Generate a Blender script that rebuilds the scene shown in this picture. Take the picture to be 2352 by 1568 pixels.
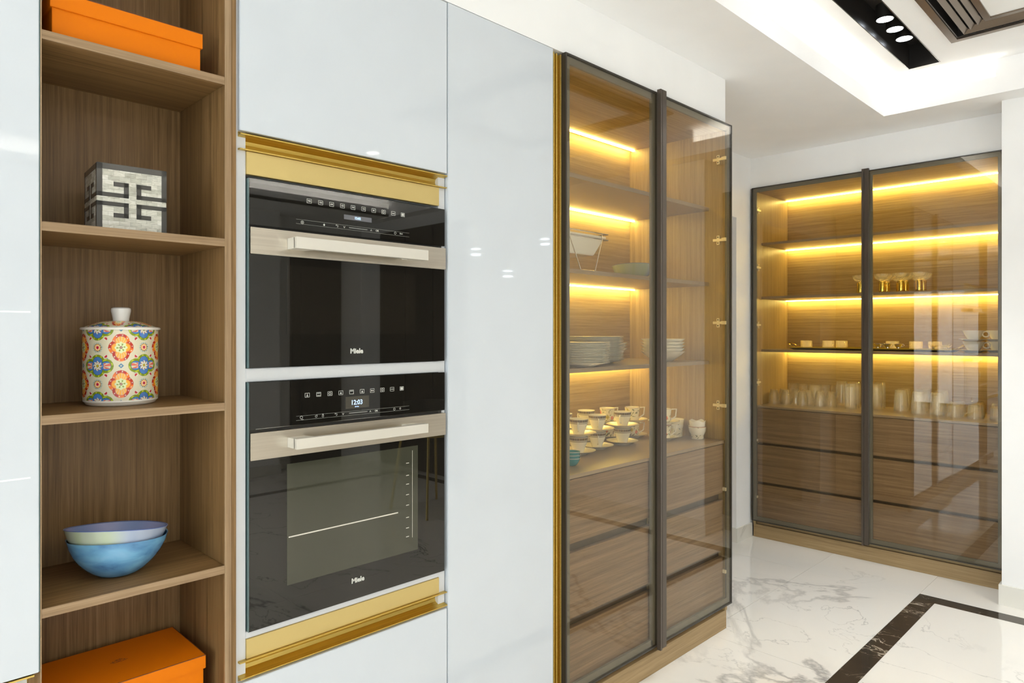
import bpy, bmesh, math, random
from math import sin, cos, pi, radians
from mathutils import Vector
random.seed(7)
S = bpy.context.scene
C = S.collection
for o in list(bpy.data.objects):
    bpy.data.objects.remove(o)

# ------------------------------------------------------------------ camera, world, lights, exposure
cam = bpy.data.cameras.new('camera')
cam.sensor_width = 36.0
cam.lens = 1581.0 / 2352.0 * 36.0
cam.shift_y = -21.5 / 2352.0
cam.clip_start = 0.05
co = bpy.data.objects.new('camera', cam)
co.location = (0, -1.6, 1.42)
co.rotation_euler = (radians(90), 0, radians(44.895 - 90))
C.objects.link(co)
S.camera = co
S.view_settings.view_transform = 'Standard'
S.view_settings.look = 'None'
S.view_settings.gamma = 1.0
S.view_settings.use_curve_mapping = False
S.view_settings.exposure = 0.37
S.cycles.transparent_max_bounces = 40
S.cycles.max_bounces = 20
S.cycles.transmission_bounces = 16
S.cycles.diffuse_bounces = 6
S.cycles.glossy_bounces = 6

w = bpy.data.worlds.new('sky'); S.world = w; w.use_nodes = True
bg = w.node_tree.nodes['Background']
bg.inputs[0].default_value = (0.82, 0.91, 1.0, 1)
bg.inputs[1].default_value = 1.2


def area(name, loc, rot, sx, sy, power, col):
    l = bpy.data.lights.new(name, 'AREA'); l.shape = 'RECTANGLE'; l.size = sx; l.size_y = sy
    l.energy = power; l.color = col
    o = bpy.data.objects.new(name, l); o.location = loc; o.rotation_euler = rot
    C.objects.link(o); return o


# daylight coming in through the two glazed openings of the room behind the camera
area('window_daylight', (-5.02, -1.9, 1.15), (0, radians(-90), 0), 2.0, 1.8, 66, (0.80, 0.90, 1.0))
area('terrace_daylight', (-1.6, -5.16, 1.25), (radians(90), 0, 0), 3.6, 2.2, 18, (0.80, 0.90, 1.0))

COVE = 38.0
LEDPOW = 56.0
FILL_DOWN = 82.0

# ------------------------------------------------------------------ node material helpers
def mat(name):
    m = bpy.data.materials.new(name); m.use_nodes = True
    nt = m.node_tree; b = nt.nodes['Principled BSDF']
    return m, nt, b


def setp(b, **k):
    names = dict(col='Base Color', rough='Roughness', metal='Metallic', spec='Specular IOR Level', coat='Coat Weight',
                 coatr='Coat Roughness', ior='IOR', trans='Transmission Weight')
    for q, v in k.items():
        if q == 'col': v = (v[0], v[1], v[2], 1)
        b.inputs[names[q]].default_value = v


def plain(name, col, rough=0.5, **k):
    m, nt, b = mat(name); setp(b, col=col, rough=rough, **k)
    # faint procedural variation so no surface is perfectly flat in tone
    n = nt.nodes.new('ShaderNodeTexNoise'); n.inputs['Scale'].default_value = 6
    tc = nt.nodes.new('ShaderNodeTexCoord'); nt.links.new(tc.outputs['Object'], n.inputs['Vector'])
    mr = nt.nodes.new('ShaderNodeMapRange'); mr.inputs['To Min'].default_value = 0.97; mr.inputs['To Max'].default_value = 1.03
    nt.links.new(n.outputs[0], mr.inputs['Value'])
    mx = nt.nodes.new('ShaderNodeVectorMath'); mx.operation = 'SCALE'
    mx.inputs[0].default_value = col; nt.links.new(mr.outputs[0], mx.inputs['Scale'])
    nt.links.new(mx.outputs[0], b.inputs['Base Color'])
    return m


def wood(name, dark, mid, light, grain='Z', rough=0.45, fine=1.0, spec=0.35):
    m, nt, b = mat(name); setp(b, rough=rough, spec=spec)
    N, L = nt.nodes, nt.links
    tc = N.new('ShaderNodeTexCoord'); mp = N.new('ShaderNodeMapping')
    s = [75 * fine] * 3; s['XYZ'.index(grain)] = 1.1
    mp.inputs['Scale'].default_value = s
    L.new(tc.outputs['Object'], mp.inputs['Vector'])
    n1 = N.new('ShaderNodeTexNoise'); n1.inputs['Scale'].default_value = 1.0; n1.inputs['Detail'].default_value = 4; n1.inputs['Roughness'].default_value = 0.65
    n1.inputs['Distortion'].default_value = 0.35
    L.new(mp.outputs[0], n1.inputs['Vector'])
    mp2 = N.new('ShaderNodeMapping'); s2 = [430 * fine] * 3; s2['XYZ'.index(grain)] = 9
    mp2.inputs['Scale'].default_value = s2; L.new(tc.outputs['Object'], mp2.inputs['Vector'])
    n2 = N.new('ShaderNodeTexNoise'); n2.inputs['Scale'].default_value = 1.0; n2.inputs['Detail'].default_value = 2
    L.new(mp2.outputs[0], n2.inputs['Vector'])
    mx = N.new('ShaderNodeMix'); mx.data_type = 'FLOAT'; mx.inputs['Factor'].default_value = 0.38
    L.new(n1.outputs[0], mx.inputs[2]); L.new(n2.outputs[0], mx.inputs[3])
    cr = N.new('ShaderNodeValToRGB'); e = cr.color_ramp.elements
    e[0].position = 0.33; e[0].color = (*dark, 1); e[1].position = 0.68; e[1].color = (*light, 1)
    k = e.new(0.5); k.color = (*mid, 1)
    L.new(mx.outputs[0], cr.inputs[0]); L.new(cr.outputs[0], b.inputs['Base Color'])
    bp = N.new('ShaderNodeBump'); bp.inputs['Strength'].default_value = 0.12; bp.inputs['Distance'].default_value = 0.0006
    L.new(mx.outputs[0], bp.inputs['Height']); L.new(bp.outputs[0], b.inputs['Normal'])
    return m


def emit(name, col, st):
    m = bpy.data.materials.new(name); m.use_nodes = True; nt = m.node_tree
    nt.nodes.remove(nt.nodes['Principled BSDF'])
    e = nt.nodes.new('ShaderNodeEmission'); e.inputs[0].default_value = (*col, 1); e.inputs[1].default_value = st
    nt.links.new(e.outputs[0], nt.nodes['Material Output'].inputs[0]); return m


def clear_glass(name, tint, f0=0.045, power=5.0, diff=0.0, rough=0.0, dcol=(1, 1, 1), bump=None):
    """thin-walled glass: see-through tint plus a Schlick mirror, optional slight milkiness"""
    m = bpy.data.materials.new(name); m.use_nodes = True; nt = m.node_tree; N, L = nt.nodes, nt.links
    N.remove(N['Principled BSDF'])
    t = N.new('ShaderNodeBsdfTransparent'); t.inputs[0].default_value = (*tint, 1)
    g = N.new('ShaderNodeBsdfGlossy'); g.inputs['Roughness'].default_value = rough; g.inputs[0].default_value = (1, 1, 1, 1)
    lw = N.new('ShaderNodeLayerWeight'); lw.inputs[0].default_value = 0.5
    p = N.new('ShaderNodeMath'); p.operation = 'POWER'; p.inputs[1].default_value = power
    L.new(lw.outputs['Facing'], p.inputs[0])
    ma = N.new('ShaderNodeMath'); ma.operation = 'MULTIPLY_ADD'; ma.inputs[1].default_value = 1 - f0; ma.inputs[2].default_value = f0
    L.new(p.outputs[0], ma.inputs[0])
    mx = N.new('ShaderNodeMixShader'); L.new(ma.outputs[0], mx.inputs[0])
    src = t
    if diff > 0:
        d = N.new('ShaderNodeBsdfDiffuse'); d.inputs[0].default_value = (*dcol, 1)
        tr = N.new('ShaderNodeBsdfTranslucent'); tr.inputs[0].default_value = (*dcol, 1)
        a = N.new('ShaderNodeAddShader'); L.new(d.outputs[0], a.inputs[0]); L.new(tr.outputs[0], a.inputs[1])
        m2 = N.new('ShaderNodeMixShader'); m2.inputs[0].default_value = diff
        L.new(t.outputs[0], m2.inputs[1]); L.new(a.outputs[0], m2.inputs[2]); src = m2
    if bump:
        tc = N.new('ShaderNodeTexCoord'); v = N.new('ShaderNodeTexVoronoi'); v.inputs['Scale'].default_value = bump
        L.new(tc.outputs['Object'], v.inputs['Vector'])
        bp = N.new('ShaderNodeBump'); bp.inputs['Strength'].default_value = 0.8; bp.inputs['Distance'].default_value = 0.004
        L.new(v.outputs['Distance'], bp.inputs['Height']); L.new(bp.outputs[0], g.inputs['Normal']); L.new(bp.outputs[0], lw.inputs['Normal'])
    L.new(src.outputs[0], mx.inputs[1]); L.new(g.outputs[0], mx.inputs[2])
    L.new(mx.outputs[0], N['Material Output'].inputs[0]); return m


def marble(name, base, vein, warm, scale, sharp, seed, rough=0.04, cloud=0.35):
    m, nt, b = mat(name); setp(b, rough=rough, spec=0.5)
    N, L = nt.nodes, nt.links
    tc = N.new('ShaderNodeTexCoord'); mp = N.new('ShaderNodeMapping'); mp.inputs['Location'].default_value = (seed, seed * .7, seed * .3)
    mp.inputs['Rotation'].default_value = (0, 0, 0.6 + seed); mp.inputs['Scale'].default_value = (1, 0.62, 1)
    L.new(tc.outputs['Object'], mp.inputs['Vector'])
    def vein_layer(sc, w, dist, lo):
        n = N.new('ShaderNodeTexNoise'); n.inputs['Scale'].default_value = sc; n.inputs['Detail'].default_value = 8
        n.inputs['Roughness'].default_value = 0.55; n.inputs['Distortion'].default_value = dist
        L.new(mp.outputs[0], n.inputs['Vector'])
        s = N.new('ShaderNodeMath'); s.operation = 'SUBTRACT'; s.inputs[1].default_value = lo; L.new(n.outputs[0], s.inputs[0])
        a = N.new('ShaderNodeMath'); a.operation = 'ABSOLUTE'; L.new(s.outputs[0], a.inputs[0])
        r = N.new('ShaderNodeMapRange'); r.inputs['From Min'].default_value = 0; r.inputs['From Max'].default_value = w
        r.inputs['To Min'].default_value = 1; r.inputs['To Max'].default_value = 0; L.new(a.outputs[0], r.inputs['Value'])
        return r
    v1 = vein_layer(scale, sharp, 0.9, 0.5); v2 = vein_layer(scale * 2.1, sharp * .55, 1.4, 0.56)
    # veins come and go
    g = N.new('ShaderNodeTexNoise'); g.inputs['Scale'].default_value = scale * .9; g.inputs['Detail'].default_value = 2
    L.new(mp.outputs[0], g.inputs['Vector'])
    gm = N.new('ShaderNodeMapRange'); gm.inputs['From Min'].default_value = 0.44; gm.inputs['From Max'].default_value = 0.62
    L.new(g.outputs[0], gm.inputs['Value'])
    mxv = N.new('ShaderNodeMath'); mxv.operation = 'MAXIMUM'; L.new(v1.outputs[0], mxv.inputs[0]); L.new(v2.outputs[0], mxv.inputs[1])
    mul = N.new('ShaderNodeMath'); mul.operation = 'MULTIPLY'; L.new(mxv.outputs[0], mul.inputs[0]); L.new(gm.outputs[0], mul.inputs[1])
    # soft clouds near the veins
    v3 = vein_layer(scale, sharp * 6, 0.9, 0.5)
    c3 = N.new('ShaderNodeMath'); c3.operation = 'MULTIPLY'; L.new(v3.outputs[0], c3.inputs[0]); L.new(gm.outputs[0], c3.inputs[1])
    c4 = N.new('ShaderNodeMath'); c4.operation = 'MULTIPLY'; c4.inputs[1].default_value = cloud; L.new(c3.outputs[0], c4.inputs[0])
    m1 = N.new('ShaderNodeMix'); m1.data_type = 'RGBA'; m1.inputs['A'].default_value = (*base, 1); m1.inputs['B'].default_value = (*warm, 1)
    L.new(c4.outputs[0], m1.inputs['Factor'])
    m2 = N.new('ShaderNodeMix'); m2.data_type = 'RGBA'; m2.inputs['B'].default_value = (*vein, 1)
    L.new(m1.outputs['Result'], m2.inputs['A']); L.new(mul.outputs[0], m2.inputs['Factor'])
    L.new(m2.outputs['Result'], b.inputs['Base Color'])
    return m


def painted(name, rough=0.2, spec=0.5):
    """glazed ceramic that takes its printed decoration from the mesh's colour attribute"""
    m, nt, b = mat(name); setp(b, rough=rough, spec=spec)
    a = nt.nodes.new('ShaderNodeAttribute'); a.attribute_name = 'print'
    nt.links.new(a.outputs['Color'], b.inputs['Base Color']); return m


def noise_ramp(name, stops, scale, rough=0.2, stretch=(1, 1, 1), detail=4, dist=0.5, metal=0.0):
    m, nt, b = mat(name); setp(b, rough=rough, metal=metal)
    N, L = nt.nodes, nt.links
    tc = N.new('ShaderNodeTexCoord'); mp = N.new('ShaderNodeMapping'); mp.inputs['Scale'].default_value = stretch
    L.new(tc.outputs['Object'], mp.inputs['Vector'])
    n = N.new('ShaderNodeTexNoise'); n.inputs['Scale'].default_value = scale; n.inputs['Detail'].default_value = detail; n.inputs['Distortion'].default_value = dist
    L.new(mp.outputs[0], n.inputs['Vector'])
    cr = N.new('ShaderNodeValToRGB'); e = cr.color_ramp.elements
    e[0].position = stops[0][0]; e[0].color = (*stops[0][1], 1); e[1].position = stops[-1][0]; e[1].color = (*stops[-1][1], 1)
    for p, c in stops[1:-1]:
        k = e.new(p); k.color = (*c, 1)
    L.new(n.outputs[0], cr.inputs[0]); L.new(cr.outputs[0], b.inputs['Base Color']); return m


def srgb(r, g, b):
    f = lambda c: (c / 255 / 12.92) if c <= 10 else ((c / 255 + .055) / 1.055) ** 2.4
    return (f(r), f(g), f(b))


M = {}
M['wall'] = plain('wall_paint', (0.90, 0.897, 0.88), 0.7)
M['ceil'] = plain('ceiling_paint', (0.92, 0.918, 0.91), 0.8)
M['white'] = plain('white_back_painted_glass', (0.60, 0.64, 0.675), 0.03, spec=0.45)
M['carc'] = plain('white_laminate', (0.60, 0.61, 0.61), 0.35)
WD, WM, WL = (0.125, 0.066, 0.022), (0.22, 0.125, 0.045), (0.31, 0.185, 0.078)
for g in 'XYZ':
    M['wal' + g] = wood('walnut_grain_' + g.lower(), WD, WM, WL, g)
    M['oak' + g] = wood('cabinet_veneer_grain_' + g.lower(), (0.25, 0.168, 0.070), (0.36, 0.255, 0.115), (0.46, 0.34, 0.165), g, rough=0.4)
M['edgeX'] = wood('walnut_edge_band_x', (0.20, 0.125, 0.062), (0.29, 0.19, 0.10), (0.37, 0.255, 0.15), 'X')
M['edgeZ'] = wood('walnut_edge_band_z', (0.20, 0.125, 0.062), (0.29, 0.19, 0.10), (0.37, 0.255, 0.15), 'Z')
M['drwX'] = wood('drawer_veneer', (0.15, 0.092, 0.048), (0.225, 0.145, 0.08), (0.32, 0.215, 0.125), 'X')
M['shelf'] = plain('taupe_shelf_laminate', (0.30, 0.225, 0.15), 0.35)
M['plnX'] = wood('plinth_veneer', (0.25, 0.165, 0.075), (0.35, 0.24, 0.115), (0.43, 0.31, 0.165), 'X')
M['groove'] = plain('dark_drawer_groove', (0.10, 0.068, 0.035), 0.5)
M['gold'] = noise_ramp('brushed_gold_aluminium', [(0.3, (0.56, 0.395, 0.09)), (0.7, (0.66, 0.48, 0.14))], 3, rough=0.33, stretch=(1, 60, 60), metal=1.0)
M['goldflat'] = plain('champagne_gold_panel', (0.62, 0.48, 0.19), 0.42, metal=0.6)
M['steel'] = noise_ramp('brushed_champagne_steel', [(0.3, (0.54, 0.49, 0.41)), (0.7, (0.63, 0.58, 0.49))], 2, rough=0.32, stretch=(2, 90, 90), metal=1.0)
M['hinge'] = plain('brassy_hinge_metal', (0.85, 0.78, 0.58), 0.4, metal=0.35)
M['satin'] = plain('satin_handle_steel', (0.74, 0.71, 0.63), 0.45, metal=0.6)
M['chrome'] = plain('bright_chrome', (0.8, 0.78, 0.74), 0.08, metal=1.0)
M['bronze'] = plain('dark_bronze_anodised_frame', (0.034, 0.028, 0.020), 0.34, spec=0.45)
M['bronzein'] = plain('grey_bronze_inner_frame', (0.15, 0.14, 0.11), 0.4)
M['black'] = plain('matt_black', (0.020, 0.017, 0.014), 0.35)
M['ovenglass'] = plain('black_oven_glass', (0.010, 0.009, 0.007), 0.015, spec=0.58)
M['ovenwin2'] = plain('upper_oven_window_glass', (0.014, 0.012, 0.009), 0.02, spec=0.62)
M['ovenwin'] = plain('oven_window_glass', (0.050, 0.050, 0.034), 0.02, spec=0.58)
M['pane'] = clear_glass('bronze_tinted_pane', (0.93, 0.905, 0.845), f0=0.032)
M['pane2'] = clear_glass('clear_window_pane', (0.97, 0.98, 0.98))
M['tumbler'] = clear_glass('pressed_clear_glass', (0.97, 0.97, 0.95), f0=0.06, power=3.0, diff=0.008, rough=0.03, dcol=(1, .97, .9), bump=120)
M['tumblerfine'] = clear_glass('fluted_clear_glass', (0.97, 0.97, 0.95), f0=0.06, power=3.0, diff=0.006, rough=0.02, dcol=(1, .97, .9))
def solid_glass(name, mix, bump=None, milk=0.055):
    m = clear_glass(name, (0.99, 0.99, 0.98), f0=0.06, power=3.0, diff=milk, rough=0.03, dcol=(1, .98, .92))
    nt = m.node_tree; N, L = nt.nodes, nt.links
    out = N['Material Output']; old = out.inputs[0].links[0].from_socket
    g = N.new('ShaderNodeBsdfGlass'); g.inputs['IOR'].default_value = 1.46; g.inputs['Roughness'].default_value = 0.0
    if bump:
        tc = N.new('ShaderNodeTexCoord'); v = N.new('ShaderNodeTexVoronoi'); v.inputs['Scale'].default_value = bump
        L.new(tc.outputs['Object'], v.inputs['Vector'])
        bp = N.new('ShaderNodeBump'); bp.inputs['Strength'].default_value = 0.6; bp.inputs['Distance'].default_value = 0.002
        L.new(v.outputs['Distance'], bp.inputs['Height']); L.new(bp.outputs[0], g.inputs['Normal'])
    mx = N.new('ShaderNodeMixShader'); mx.inputs[0].default_value = mix
    L.new(old, mx.inputs[1]); L.new(g.outputs[0], mx.inputs[2]); L.new(mx.outputs[0], out.inputs[0]); return m
M['tumbler'] = solid_glass('pressed_solid_glass', 0.42, 110)
M['tumblerfine'] = solid_glass('fluted_solid_glass', 0.42, None, 0.05)
M['gcloud'] = clear_glass('mesh_patterned_glass', (0.92, 0.90, 0.82), f0=0.08, power=2.5, diff=0.16, rough=0.1, dcol=(1, .95, .8), bump=200)
M['led'] = emit('warm_led_strip', (1.0, 0.77, 0.22), LEDPOW)
M['cove'] = emit('cove_led', (1.0, 0.95, 0.86), COVE)
M['spot'] = emit('downlight_disc', (0.85, 0.92, 1.0), 14)
M['porc'] = plain('white_porcelain', (0.86, 0.85, 0.80), 0.12, spec=0.6)
M['paint'] = painted('printed_ceramic')
M['orange'] = plain('orange_paperboard', srgb(216, 114, 0), 0.55, spec=0.15)
M['orangeside'] = plain('orange_lid_top', srgb(232, 100, 4), 0.5, spec=0.3)
M['brownedge'] = plain('brown_box_edging', srgb(110, 55, 15), 0.6)
M['inlay'] = plain('dark_horn_inlay', (0.045, 0.042, 0.036), 0.15)
M['blue'] = noise_ramp('blue_glaze', [(0.25, srgb(58, 95, 140)), (0.42, srgb(88, 140, 182)), (0.6, srgb(110, 165, 200)), (0.8, srgb(140, 185, 215))], 13, stretch=(1, 1, 2.4), rough=0.12)
M['teal'] = plain('teal_glaze', srgb(60, 150, 165), 0.15)
M['goldmirror'] = plain('gold_mirror_plating', (0.85, 0.62, 0.12), 0.06, metal=1.0)
M['silver'] = plain('silver_mirror', (0.85, 0.84, 0.8), 0.08, metal=1.0)
M['tray'] = plain('yellow_gold_lacquer_tray', (0.50, 0.36, 0.04), 0.2)
M['traydark'] = plain('dark_tray_edge', (0.04, 0.025, 0.01), 0.3)
M['print'] = plain('pale_grey_print', (0.55, 0.55, 0.50), 0.5)
M['bluelit'] = emit('blue_white_display_digits', (0.45, 0.65, 1.0), 1.6)
M['disp'] = plain('grey_display_window', (0.14, 0.14, 0.15), 0.1)
M['disp2'] = plain('brown_display_window', (0.055, 0.048, 0.035), 0.05)
M['whiteline'] = plain('plain_white_line', (0.95, 0.95, 0.95), 0.3)
M['marA'] = marble('white_veined_marble', (0.82, 0.79, 0.725), (0.22, 0.21, 0.20), (0.48, 0.47, 0.44), 0.62, 0.010, 3.1, cloud=0.30)
M['marB'] = marble('dark_emperador_marble', (0.045, 0.034, 0.024), (0.55, 0.48, 0.38), (0.10, 0.075, 0.05), 5.0, 0.008, 1.7, rough=0.06, cloud=0.5)
M['skirt'] = marble('skirting_marble', (0.76, 0.74, 0.67), (0.40, 0.38, 0.33), (0.6, 0.58, 0.52), 1.5, 0.01, 5.2, rough=0.12)
M['grout'] = plain('beige_grout', (0.50, 0.48, 0.43), 0.7)
M['darkdoor'] = wood('dark_brown_door', (0.02, 0.012, 0.008), (0.035, 0.02, 0.012), (0.05, 0.03, 0.02), 'Z', rough=0.3)
M['velvet'] = plain('dark_upholstery', (0.05, 0.045, 0.035), 0.8)
M['rubber'] = plain('grey_glass_edge', (0.10, 0.16, 0.155), 0.1)

# ------------------------------------------------------------------ mesh builder
class MB:
    def __init__(s): s.v = []; s.f = []; s.c = None
    def box(s, x0, x1, y0, y1, z0, z1):
        i = len(s.v)
        s.v += [(x0, y0, z0), (x1, y0, z0), (x1, y1, z0), (x0, y1, z0), (x0, y0, z1), (x1, y0, z1), (x1, y1, z1), (x0, y1, z1)]
        s.f += [tuple(i + k for k in q) for q in ((3, 2, 1, 0), (4, 5, 6, 7), (0, 1, 5, 4), (1, 2, 6, 5), (2, 3, 7, 6), (3, 0, 4, 7))]
        return s
    def prism(s, prof, a, b, axis='X'):
        """profile polygon swept from a to b along an axis; profile is (u,v) in the other two axes"""
        i = len(s.v); n = len(prof)
        for t in (a, b):
            for u, v in prof:
                s.v.append({'X': (t, u, v), 'Y': (u, t, v), 'Z': (u, v, t)}[axis])
        s.f.append(tuple(i + k for k in range(n))); s.f.append(tuple(i + n + k for k in reversed(range(n))))
        for k in range(n):
            l = (k + 1) % n
            s.f.append((i + k, i + n + k, i + n + l, i + l))
        return s
    def lathe(s, prof, seg=32, c=(0, 0, 0), fn=None):
        """prof: (r,z) list from the outside bottom over the rim to the inside bottom"""
        i = len(s.v); n = len(prof)
        for k in range(seg):
            a = 2 * pi * k / seg
            for j, (r, z) in enumerate(prof):
                if fn: r, z = fn(a, r, z, j)
                s.v.append((c[0] + r * cos(a), c[1] + r * sin(a), c[2] + z))
        for k in range(seg):
            l = (k + 1) % seg
            for j in range(n - 1):
                p = (i + k * n + j, i + l * n + j, i + l * n + j + 1, i + k * n + j + 1)
                if prof[j][0] < 1e-6: p = (p[0], p[2], p[3])
                elif prof[j + 1][0] < 1e-6: p = (p[0], p[1], p[2])
                s.f.append(p)
        return s
    def tube(s, pts, r, seg=8, close=False):
        pts = [Vector(p) for p in pts]; i = len(s.v); n = len(pts)
        up = Vector((0, 0, 1))
        prev = None
        for k, p in enumerate(pts):
            if close: d = pts[(k + 1) % n] - pts[k - 1]
            else: d = pts[min(k + 1, n - 1)] - pts[max(k - 1, 0)]
            d.normalize()
            if prev is None:
                a = d.cross(up)
                if a.length < 1e-3: a = d.cross(Vector((1, 0, 0)))
            else:
                a = prev - d * prev.dot(d)
            a.normalize(); prev = a; b = d.cross(a)
            for q in range(seg):
                t = 2 * pi * q / seg
                s.v.append(tuple(p + a * (r * cos(t)) + b * (r * sin(t))))
        m = n if close else n - 1
        for k in range(m):
            for q in range(seg):
                q2 = (q + 1) % seg; k2 = (k + 1) % n
                s.f.append((i + k * seg + q, i + k * seg + q2, i + k2 * seg + q2, i + k2 * seg + q))
        if not close:
            s.f.append(tuple(i + q for q in reversed(range(seg)))); s.f.append(tuple(i + (n - 1) * seg + q for q in range(seg)))
        return s
    def mesh(s, name, m, off=(0, 0, 0), smooth=True, bev=0):
        me = bpy.data.meshes.new(name)
        me.from_pydata([(a - off[0], b - off[1], c - off[2]) for a, b, c in s.v], [], s.f)
        if s.c is not None:
            ca = me.color_attributes.new('print', 'FLOAT_COLOR', 'POINT')
            flat = []
            for c in s.c: flat += [c[0], c[1], c[2], 1.0]
            ca.data.foreach_set('color', flat)
        bm = bmesh.new(); bm.from_mesh(me); bmesh.ops.recalc_face_normals(bm, faces=bm.faces)
        if bev > 0:
            es = [e for e in bm.edges if len(e.link_faces) == 2 and e.calc_face_angle(0) > 1.0]
            bmesh.ops.bevel(bm, geom=es, offset=bev, segments=2, affect='EDGES', clamp_overlap=True)
        bm.to_mesh(me); bm.free()
        me.materials.append(m)
        if smooth:
            me.polygons.foreach_set('use_smooth', [True] * len(me.polygons))
            me.set_sharp_from_angle(angle=radians(35))
        me.update()
        return me


OFF = {}
def tag(o, label, cat, group=None):
    o['label'] = label; o['category'] = cat
    if group: o['group'] = group
    return o
def thing(name, label, cat, loc=(0, 0, 0), rz=0, group=None):
    o = bpy.data.objects.new(name, None); o.empty_display_size = 0.05; C.objects.link(o)
    o.location = loc; o.rotation_euler = (0, 0, rz); OFF[o] = loc
    return tag(o, label, cat, group)
def part(mb, name, m, parent, local=False, smooth=True, bev=0, label=None):
    """mesh part; coordinates are world ones unless local (then the frame of the thing)"""
    off = (0, 0, 0) if (local or parent is None) else OFF.get(parent, (0, 0, 0))
    o = bpy.data.objects.new(name, mb.mesh(name, M[m] if isinstance(m, str) else m, off, smooth, bev))
    C.objects.link(o)
    if parent is not None: o.parent = parent
    OFF[o] = off
    if label: o['label'] = label
    return o
def struct(mb, name, m, parent=None, smooth=False):
    o = part(mb, name, m, parent, smooth=smooth)
    if parent is None: o['kind'] = 'structure'
    return o
def dup(root, loc, rz=0, label=None, group=None):
    r = root.copy(); C.objects.link(r); r.location = loc; r.rotation_euler = (0, 0, rz)
    if label: r['label'] = label
    if group: r['group'] = group
    for ch in list(root.children):
        c = ch.copy(); C.objects.link(c); c.parent = r
        for g in ch.children:
            d = g.copy(); C.objects.link(d); d.parent = c
    return r
class Proto:
    """first placement uses the object itself, later ones copies of it"""
    def __init__(s, o): s.o = o; s.used = False
    def put(s, loc, rz, label, group=None):
        if not s.used:
            s.used = True; o = s.o; o.location = loc; o.rotation_euler = (0, 0, rz); o['label'] = label
            if group: o['group'] = group
            return o
        return dup(s.o, loc, rz, label, group)
def text(body, size, loc, name, m, parent, off=0.0, align='CENTER', ext=0.0002, sx=1.0):
    """flat lettering on a vertical face that looks towards -Y"""
    cu = bpy.data.curves.new(name, 'FONT'); cu.body = body; cu.size = size; cu.align_x = align; cu.align_y = 'CENTER'
    cu.offset = off; cu.extrude = ext; cu.resolution_u = 3
    t = bpy.data.objects.new(name, cu); C.objects.link(t)
    bpy.context.view_layer.update()
    me = bpy.data.meshes.new_from_object(t.evaluated_get(bpy.context.evaluated_depsgraph_get()))
    bpy.data.objects.remove(t)
    po = OFF.get(parent, (0, 0, 0))
    for v in me.vertices:
        x, y, z = v.co
        v.co = (loc[0] + x * sx - po[0], loc[1] - z - po[1], loc[2] + y - po[2])
    me.materials.clear(); me.materials.append(M[m])
    o = bpy.data.objects.new(name, me); C.objects.link(o); o.parent = parent; OFF[o] = po
    return o

# ================================================================== THE SETTING
# floor: slab of grout with marble tiles and a dark border, each tile a piece of its own
floor = struct(MB().box(-5.2, 6.2, -5.3, 3.0, -0.06, -0.002), 'floor', 'grout')
G = 0.0008
BX1, BY1 = 4.214, -0.5295      # outer corner of the dark border
BX2, BY2 = 4.115, -0.6235
BYF = -4.15
def tile(x0, x1, y0, y1, name='marble_tile', m='marA'):
    part(MB().box(x0 + G, x1 - G, y0 + G, y1 - G, -0.014, 0.0), name, m, floor, smooth=False)
xs = [-5.2, -4.25, -3.05, -1.85, -0.652, 0.548, 1.748, 2.948, 4.148, 5.348, 6.2]
for a, b in zip(xs[:-1], xs[1:]):
    tile(a, b, BY1, 0.053); tile(a, b, 0.053, 0.653); tile(a, b, 0.653, 1.9); tile(a, b, 1.9, 3.0)
ys = [BYF - 0.094, -3.4, -2.2, -1.6, BY1]
for a, b in zip(ys[:-1], ys[1:]): tile(BX1, 5.348, a, b)
for a, b in zip(xs[:-1], xs[1:]): tile(a, b, -5.3, BYF - 0.094)
part(MB().prism([(-5.2, BY2 + G), (BX2, BY2 + G), (BX1 - G, BY1 - G), (-5.2, BY1 - G)], -0.014, 0.0, 'Z'), 'border_tile', 'marB', floor, smooth=False)
part(MB().prism([(BX2 + G, BY2), (BX2 + G, BYF), (BX1 - G, BYF - .094), (BX1 - G, BY1 - 2 * G)], -0.014, 0.0, 'Z'), 'border_tile', 'marB', floor, smooth=False)
part(MB().prism([(-5.2, BYF - .094 + G), (BX1 - G, BYF - .094 + G), (BX2, BYF - G), (-5.2, BYF - G)], -0.014, 0.0, 'Z'), 'border_tile', 'marB', floor, smooth=False)
xi = [-5.2, -4.25, -3.05, -1.85, -0.652, 0.548, 1.748, 2.948, BX2]
yi = [BYF, -3.0, -1.82, BY2]
for a, b in zip(xi[:-1], xi[1:]):
    for c, d in zip(yi[:-1], yi[1:]): tile(a, b, c, d)

# walls
ZC = 2.626
W = MB().box(-5.2, 3.30, 0.61, 0.76, 0, 2.95)            # behind the cabinets
W.box(3.30, 4.367, 0.61, 0.76, 2.195, 2.95)              # over the doorway
W.box(4.367, 5.4, 0.61, 0.76, 0, 2.95)
struct(W, 'wall_back', 'wall')
W = MB().box(5.14, 5.3, -1.1, 0.61, 0, 2.95)             # behind the right-hand glass cabinet
struct(W, 'wall_far', 'wall')
W = MB().box(4.58, 5.14, -0.853, 0.61, 2.418, 2.95)      # bulkhead over the right-hand glass cabinet
struct(W, 'trim_2', 'wall')
W = MB().box(4.347, 5.14, -5.2, -0.8755, 0, 2.95)        # wall that projects beside the right-hand cabinet
W.box(4.60, 5.14, -0.8755, -0.8565, 0, 2.95)
struct(W, 'wall_right', 'wall')
struct(MB().box(-5.2, 3.05, 0.0, 0.61, 2.4145, 2.95), 'trim_1', 'wall')   # bulkhead over the long cabinet run
# corridor seen through the doorway
struct(MB().box(4.9, 5.0, 0.76, 3.0, 0, 2.95).box(2.9, 4.9, 2.9, 3.0, 0, 2.95).box(2.8, 2.9, .76, 3.0, 0, 2.95), 'wall_corridor', 'wall')
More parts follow.
